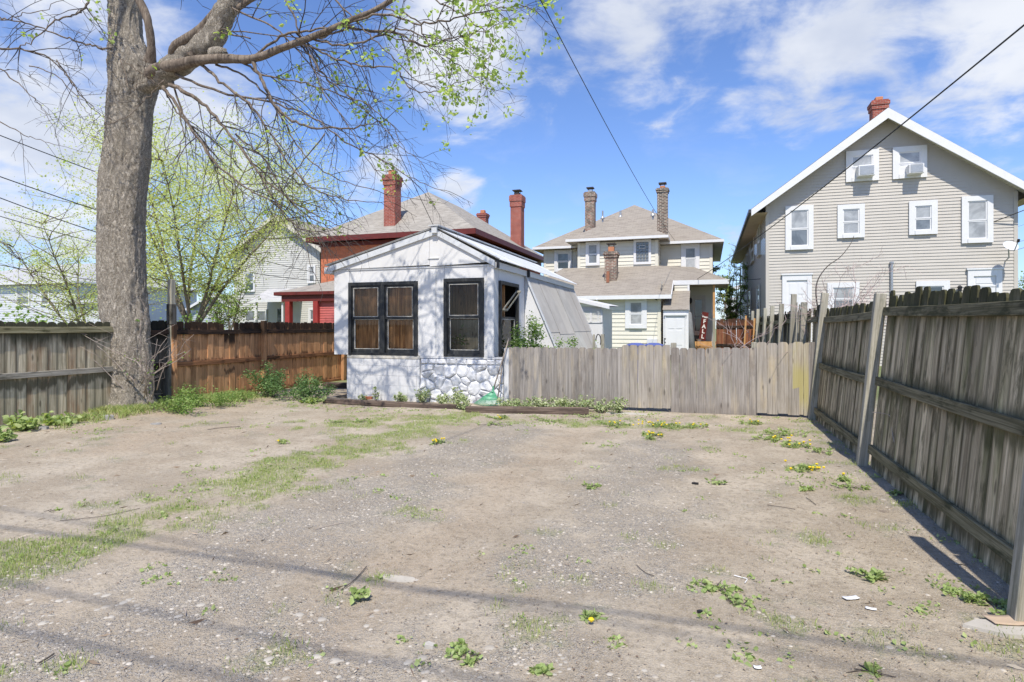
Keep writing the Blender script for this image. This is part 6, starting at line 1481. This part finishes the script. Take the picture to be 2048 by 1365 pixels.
o = leaves('ground_cover', np.stack([xq, yq, zq], -1), .020, 'weed', None, per=1, asp=.8, droop=0); props(o, 'tiny scattered weed seedlings and clover leaves over the yard soil', 'ground cover')
# dandelion patches
dand = [(1000, 838, 50, 3, 'dandelions in the grass left of centre'), (1235, 852, 80, 5, 'sparse dandelions before the tan gate'), (1310, 852, 100, 16, 'dense dandelion patch before the low fence'), (1385, 855, 60, 5, 'dandelions at the right of the dense patch'), (1310, 872, 36, 6, 'small dandelion cluster below the dense patch'), (878, 888, 24, 6, 'small dandelion tuft standing alone in the yard'), (1505, 848, 40, 3, 'dandelions at the gap between the gates'), (1560, 882, 100, 8, 'dandelions before the right gate'), (1600, 893, 60, 7, 'dandelions in front of the fence corner'), (1612, 940, 80, 9, 'dandelion patch in front of the leaning post'), (568, 885, 12, 1, 'single dandelion far left in the yard'), (1183, 1235, 22, 1, 'lone dandelion in the near foreground'), (1300, 800+78, 20, 2, 'pair of dandelions at the soil edge'), (1690, 962, 20, 1, 'dandelion beside the leaning post')]
for i, (px, py, w, nf, lab) in enumerate(dand):
    root = sh_px('dandelion', lab, px, py, w, 7, 60+w*4, 'weed', .034, 200+i, cat='dandelion', group='dandelions in the yard', stems=10, asp=.35)
    r = random.Random(300+i); d = -S_*root.location.x+C_*root.location.y
    for k in range(nf):
        m = MB(); x = root.location.x+r.uniform(-.45, .45)*w*d/1198; y = root.location.y+r.uniform(-.13, .13)-.03; z = r.uniform(.03, .07); R_ = .015
        m.lathe((x, y, z), [(.003, -.012), (R_*.7, -.004), (R_, .004), (R_*.6, .010)], 9); m.build('flower', M['petal'], root)

# bare bush behind the right fence
bb = thing('bare_bush', 'tangled leafless pinkish bush growing over the right fence', 'bush', (2.35, 12.2, 0)); m = MB(); r = random.Random(8)
def wild(p, d, L, rad, depth, cur=.35):
    pts = [p]; n = 7
    for k in range(n): d = (d+Vector((r.gauss(0, cur*.5), r.gauss(0, cur*.5), r.gauss(0, cur*.4)))).normalized(); p = p+d*L/n; pts.append(p)
    m.tube(pts, np.linspace(rad, max(.0022, rad*.35), n+1), 4 if rad > .005 else 3, cap=False)
    if depth:
        for _ in range(4): q = r.choice(pts[2:]); wild(q, (d+Vector((r.gauss(0, .7), r.gauss(0, .7), r.gauss(.1, .5)))).normalized(), L*r.uniform(.3, .6), rad*.55, depth-1, cur)
for k in range(26): wild(Vector((2.25+r.gauss(0, .16), 11.9+r.gauss(0, .3), 1.55+r.uniform(-.2, .15))), Vector((r.gauss(0, .8), r.gauss(0, .6), r.uniform(.1, 1.1))).normalized(), r.uniform(.5, 1.15), .008, 2)
m.build('tangle', M['bush_twig'], bb); m = MB()
c1 = [at(q[0], q[1], 13.0) for q in ((1640, 640), (1632, 590), (1636, 560), (1655, 533), (1680, 515), (1700, 490), (1708, 472))]
m.tube(catmull(c1, 5), np.linspace(.018, .005, 31), 6); 
for k in range(5): m.tube([Vector((2.2+k*.07, 12.0, -.05)), Vector((2.2+k*.06, 12, .8)), Vector((2.25+r.gauss(0, .1), 11.95, 1.6))], [.022, .018, .012], 6)
m.build('main_stem', M['twig'], bb)
vb = thing('bare_vine', 'pale bare vine twigs sprawling behind the low fence near the right gate', 'vine', (.9, 11.6, 0)); m = MB()
for k in range(16): wild(Vector((.9+r.gauss(0, .45), 11.5+r.gauss(0, .3), r.uniform(.5, 1.1))), Vector((r.gauss(0, .8), r.gauss(0, .3), r.uniform(-.1, 1.0))).normalized(), r.uniform(.6, 1.1), .008, 1)
m.build('tangle', M['bush_twig'], vb)

# ============================================================ wires
def wire(label, a, b, sag=.3, rad=.012, mat='wire', name='overhead_wire', ext0=0, ext1=0, cat='wire', group=None):
    a, b = Vector(a), Vector(b); d = b-a; a = a-d*ext0; b = b+d*ext1; n = 36; root_pts = []
    for k in range(n+1): t = k/n; p = a.lerp(b, t); p.z -= sag*4*t*(1-t); root_pts.append(p)
    m = MB(); m.tube(root_pts, rad, 6); o = m.build(name, M[mat], smooth=True); return props(o, label, cat, group)
wire('black service wire dropping from the top centre of the sky to the cream house', at(1092, -10, 8.5), at(1350, 482, 29.4), .35, .008, ext0=.25)
wire('thick black cable crossing the grey gable from the upper right corner', at(2056, 22, 7.5), at(1392, 560, 28.5), .25, .012, ext0=.2)
wire('sagging black cable across the grey house under its upper windows', at(2060, 416, 21), at(1385, 562, 28.6), .75, .016)
wire('thin cable from the grey house corner to its service pipe, upper one', at(2060, 478, 24), at(1740, 538, 24.9), .15, .008, 'wire_grey')
wire('thin cable from the grey house corner to its service pipe, lower one', at(2060, 492, 24), at(1785, 533, 25), .25, .009)
wire('faint wire across the middle of the grey house wall', at(2050, 449, 24), at(1560, 556, 27.8), .3, .006, 'wire_grey')
wire('wire sloping down the left sky behind the trunk, topmost', at(-20, 254, 15), at(664, 484, 27.2), .35, .012, ext0=.1)
wire('wire sloping down the left sky, second from the top', at(-20, 340, 15), at(628, 545, 30), .25, .013, ext0=.1)
wire('wire sloping down the left sky, third from the top', at(-20, 375, 16), at(640, 562, 27), .55, .013, ext0=.1)
wire('wire sloping down the left sky, fourth from the top', at(-20, 420, 17), at(490, 541, 31), .3, .011, ext0=.1)
wire('lowest wire on the left, just above the white house roof', at(-20, 521, 20), at(520, 590, 34), .3, .012, ext0=.1)
wire('thin aerial wire coming down onto the peak of the shed', at(650, -15, 9.0), at(869, 456, 11.85), .03, .006, ext0=.2)
# alley lines that run over and behind the viewpoint; their shadows cross the foreground
for i, (ysh, z, rad, x_off) in enumerate(((2.20, 6.2, .013, 0), (2.52, 6.5, .012, 0), (3.24, 6.2, .014, 0), (3.26, 7.4, .010, 0))):
    y = ysh-z/1.5; sk = (.07, -.06, .10, -.35)[i]
    wire(('thick alley cable overhead, lowest of the four', 'alley cable overhead, second of the four', 'alley cable overhead, third of the four', 'alley cable overhead, highest of the four')[i], (-14, y-sk*2.5, z), (12, y+sk*2.5, z), .25, rad, cat='cable', name='alley_cable')

# ============================================================ small things
rk = thing('leaf_rake', 'green plastic leaf rake leaning head down against the white stone base', 'rake', (-4.0, 10.55, 0))
a = Vector((px_x(1018, 10.66), 10.66, pyz(px_x(1018, 10.66), 10.66, 677))); hb = Vector((px_x(986, 10.45), 10.45, .30))
m = MB(); m.tube([a, a.lerp(hb, .5)+Vector((0, .008, 0)), hb], .013, 8); m.build('handle', M['handle_wood'], rk, smooth=True)
dirv = Vector((-.055, -.12, -.30)); hc = hb; top = Vector((0, -.03, 0))
m = MB(); m.tube([hb+Vector((.006, .01, .08)), hb, hb+dirv*.12], [.016, .02, .024], 8); m.build('socket', M['green_plastic'], rk)
for k in range(22):
    t = k/21*2-1; m = MB(); e = Vector((hb.x-.085+t*.27, 10.40-.07*(1-t*t), .025+.025*abs(t))); mid = hb.lerp(e, .55)+Vector((0, -.015, 0)); st = hb+Vector((t*.02, 0, -.02))
    tip = e+Vector((0, .035, -.022)); m.bar(st, mid, .012 if abs(t) < .9 else .016, .004, up=(0, 1, 0)); m.bar(mid, e, .009, .004, up=(0, 1, 0)); m.bar(e, tip, .008, .004); m.build('tine', M['green_plastic'], rk)
m = MB()
for fr_ in (.38, .62):
    pts = [];
    for k in range(15):
        t = k/14*2-1; e = Vector((hb.x-.085+t*.27, 10.40-.07*(1-t*t), .025+.025*abs(t))); pts.append(hb.lerp(e, fr_)+Vector((0, -.012, 0)))
    for p0, p1 in zip(pts[:-1], pts[1:]): m.bar(p0, p1, .030 if fr_ < .5 else .018, .006, up=(0, 1, 0))
m.face(hb+Vector((-.02, -.012, -.02)), *[hb.lerp(Vector((hb.x-.085+(k/6*2-1)*.27, 10.40-.07*(1-(k/6*2-1)**2), .03)), .40)+Vector((0, -.010, 0)) for k in range(7)], hb+Vector((.02, -.012, -.02)))
m.build('web', M['green_plastic'], rk)
m = MB(); m.tube([(px_x(1006, 10.6), 10.66, .98), (px_x(993, 10.5), 10.52, .03)], .011, 7); o = m.build('wooden_stick', M['handle_wood'], smooth=True); props(o, 'thin wooden stick leaning beside the green rake', 'stick')
def timber(label, p0, p1, h, seed):
    r = random.Random(seed); p0, p1 = Vector(p0), Vector(p1); L = (p1-p0).length; ang = math.atan2(p1.y-p0.y, p1.x-p0.x)
    n = 26; V = []; Fc = []; ns = 10
    for i in range(n+1):
        t = i/n
        for j in range(ns):
            a = 2*math.pi*j/ns; sq = .5*h/max(abs(math.cos(a)), abs(math.sin(a)))**.75; q = sq*(1+.20*mnoise.noise(Vector((t*L*2.5, math.cos(a)*2, math.sin(a)*2+seed))))*(1 if 0 < i < n else .86)
            V.append((t*L, math.cos(a)*q*1.1, math.sin(a)*q))
        if i < n:
            for j in range(ns): Fc.append((i*ns+j, i*ns+(j+1) % ns, (i+1)*ns+(j+1) % ns, (i+1)*ns+j))
    Fc.append(tuple(range(ns-1, -1, -1))); Fc.append(tuple(n*ns+j for j in range(ns)))
    me = bpy.data.meshes.new('landscape_timber'); me.from_pydata(V, [], Fc); me.materials.append(M['tie']); me.update(); o = bpy.data.objects.new('landscape_timber', me); COL.objects.link(o); o.location = (p0.x, p0.y, h*.38); o.rotation_euler = (0, 0, ang); props(o, label, 'timber')
xa, ya = gr(648, 806); xb, yb = gr(935, 820); timber('long rotting timber edging the bed before the block wall', (xa, ya, 0), (xb, yb, 0), .10, 2)
xa, ya = gr(925, 828); xb, yb = gr(1175, 830); timber('rotting timber with split grain before the low fence', (xa, ya+.15, 0), (xb, yb+.1, 0), .13, 5)
xa, ya = gr(655, 775); timber('old grey timber edging beside the block wall at the brown fence', (xa-.1, ya, 0), (-7.3, 12.6, 0), .14, 9)
m = MB(); x, y = gr(735, 801); m.box(-.1, .1, -.045, .045, 0, .055, lambda a, b, c: (x+a*.98-b*.2, y+a*.2+b*.98, c+.02)); props(m.build('loose_brick', M['brick_loose'], bev=.004), 'single orange brick lying before the block wall', 'brick')
m = MB(); x, y = gr(712, 803); m.box(-.09, .09, -.045, .045, 0, .04, lambda a, b, c: (x+a, y+b, c)); props(m.build('loose_brick', M['stone_grey'], bev=.004), 'grey half-buried block at the left end of the timber', 'brick')
def slab(name, label, cat, px, py, w, dpt, h, mat, ang=0, seed=1, nn=7):
    x, y = gr(px, py); r = random.Random(seed); m = MB(); P = [(math.cos(6.28*k/nn+ang)*w/2*r.uniform(.75, 1.15), math.sin(6.28*k/nn+ang)*dpt/2*r.uniform(.75, 1.15)) for k in range(nn)]; g0 = float(gheight(np.array([x]), np.array([y]))[0])
    n = nn; m.v += [(x+a, y+b, g0-.02) for a, b in P]+[(x+a*.97, y+b*.97, g0+h*r.uniform(.85, 1.1)) for a, b in P]; m.f = [tuple(range(n, 2*n))]+[(k, (k+1) % n, n+(k+1) % n, n+k) for k in range(n)]
    return props(m.build(name, M[mat]), label, cat)
slab('concrete_slab', 'pale concrete slab under the cardboard at the near fence post', 'slab', 2012, 1262, .36, .20, .016, 'concrete', .3, 4, 6)
slab('flat_stone', 'flat grey stone on the dirt before the big tree', 'stone', 312, 850, .17, .12, .02, 'stone_grey', .2, 5)
slab('flat_stone', 'pale stone chunk at the foot of the big tree, left side', 'stone', 215, 842, .22, .16, .06, 'stone_grey', .2, 6)
slab('flat_stone', 'small stone by the leaves below the weathered fence', 'stone', 88, 860, .18, .12, .04, 'stone_grey', .6, 7)
slab('flat_stone', 'buried pale rock surfacing in the left centre foreground', 'stone', 800, 1148, .30, .10, .004, 'rock', .3, 8, 9)
slab('flat_stone', 'dark stone in the right foreground', 'stone', 1400, 1228, .03, .025, .015, 'black_plastic', .3, 9)
slab('flat_stone', 'concrete patch at the foot of the tan gate', 'stone', 1252, 828, .75, .22, .015, 'concrete', .3, 10, 8)
slab('flat_stone', 'pinkish pebble pile stone at the near edge, left', 'stone', 860, 1290, .06, .04, .02, 'concrete', .3, 11)
def sheet(name, label, cat, px, py, w, dpt, mat, ang, seed, curl=.02):
    x, y = gr(px, py); r = random.Random(seed); nx_, ny_ = 6, 4; V = []; Fc = []; g0 = float(gheight(np.array([x]), np.array([y]))[0])+(.022 if w > .15 else .008)
    for i in range(nx_+1):
        for j in range(ny_+1):
            u, v = i/nx_-.5, j/ny_-.5; a = u*w; b = v*dpt; V.append((x+a*math.cos(ang)-b*math.sin(ang), y+a*math.sin(ang)+b*math.cos(ang), g0+curl*(u*u*3+abs(v)*.6)+r.uniform(-.3, .3)*curl*.4))
    for i in range(nx_):
        for j in range(ny_): q = i*(ny_+1)+j; Fc.append((q, q+ny_+1, q+ny_+2, q+1))
    o = np_mesh(name, V, Fc, M[mat]); sm = o.modifiers.new('solid', 'SOLIDIFY'); sm.thickness = .003; return props(o, label, cat)
sheet('cardboard_piece', 'torn flattened cardboard on the slab by the near fence post', 'cardboard', 2010, 1250, .16, .10, 'cardboard', .25, 1, .008)
sheet('paper_scrap', 'crumpled white paper strip on the soil, nearer the fence', 'paper', 1702, 1195, .085, .035, 'paper', .5, 2, .005)
sheet('paper_scrap', 'smaller white scrap with a dark hole below the paper strip', 'paper', 1742, 1217, .05, .024, 'paper', -.2, 3, .003)
sheet('paper_scrap', 'tiny white scrap near the bottom right', 'paper', 1515, 1343, .03, .02, 'paper', .2, 4, .005)
def stick(label, pts, rad, mat='twig'):
    P = [Vector((*gr(px, py), 0)) for px, py in pts]
    for p in P: p.z = float(gheight(np.array([p.x]), np.array([p.y]))[0])+rad+.004
    m = MB(); m.tube(catmull(P, 4), rad*.55, 5); props(m.build('fallen_twig', M[mat]), label, 'twig')
for lab, pts, r_, mt in (('long reddish twig curving over the left grass', [(120, 1045), (160, 1042), (220, 1035), (280, 1022)], .004, 'twig'), ('straight twig in the left centre of the yard', [(682, 1174), (710, 1154), (733, 1130)], .005, 'twig'), ('thin curved twig in the right centre', [(1273, 1130), (1290, 1145), (1308, 1152)], .004, 'twig'),
      ('dark stick bits at the bottom left', [(78, 1328), (92, 1320), (108, 1310)], .007, 'twig'), ('pale bent straw near the bottom centre left', [(368, 1218), (372, 1224), (371, 1232)], .004, 'twig_pale'), ('pale straw across the gravel on the left', [(455, 944), (480, 941), (505, 939)], .004, 'twig_pale'), ('pale straw on the gravel, left of centre', [(630, 1062), (660, 1053), (688, 1048)], .004, 'twig_pale'),
      ('dark straight stick right of the yard centre', [(1612, 995), (1622, 1002), (1632, 1009)], .005, 'twig'), ('white plastic strip bent on the soil', [(1468, 1148), (1482, 1152), (1494, 1156), (1490, 1164)], .005, 'paper'), ('thin dark stick near the tree', [(415, 860), (445, 856), (480, 853)], .007, 'twig'), ('long thin twig on the soil near the right fence', [(1535, 1010), (1565, 1014), (1590, 1018)], .004, 'twig')):
    stick(lab, pts, r_, mt)
slab('black_chip', 'small flat black chip right of the yard centre', 'chip', 1391, 968, .07, .025, .02, 'black_plastic', .1, 21)
# bins and clutter behind the low fence
for i, (px, py, lab) in enumerate(((1272, 690, 'left blue plastic lid just above the gate top'), (1308, 690, 'right blue plastic lid just above the gate top'))):
    c = at(px, py, 16.0); m = MB(); w_ = .24; m.lathe((c.x, c.y, 0), [(w_*.8, 0), (w_*.9, c.z-.05), (w_*1.12, c.z-.03), (w_*1.1, c.z), (w_*.5, c.z+.05), (0, c.z+.05)], 16); props(m.build('storage_bin', M['blue_lid'], smooth=False), lab, 'bin')
c = at(1205, 680, 14.5); gm = thing('hose_stand', 'weathered stake with a dark hose looped over it behind the low fence', 'stake', (c.x, c.y, 0))
m = MB(); m.box(c.x-.04, c.x+.04, c.y-.04, c.y+.04, 0, 1.30); m.build('stake', M['post_wood'], gm)
m = MB(); pts = [Vector((c.x-.09+.06*math.cos(t), c.y-.06, 1.14+.16*math.sin(t))) for t in np.linspace(-.6, math.pi, 12)]; m.tube(pts, .013, 6); m.build('hose', M['black_plastic'], gm, smooth=True)
o = MB().box(c.x-.22, c.x-.17, c.y-.1, c.y-.05, 0, 1.30).build('fence_stub', M['post_wood'], bev=.008); props(o, 'short grey post left of the hose stake', 'post')
# hanging string on the leaning fence
a = at(1745, 825, 6.1); m = MB(); m.tube(catmull([a, a+Vector((.10, -.2, .0)), a+Vector((.09, -.32, -.12)), a+Vector((.05, -.55, -.2))], 5), .003, 5); props(m.build('loose_string', M['twig_pale']), 'pale loose string hanging from the leaning fence post', 'string')
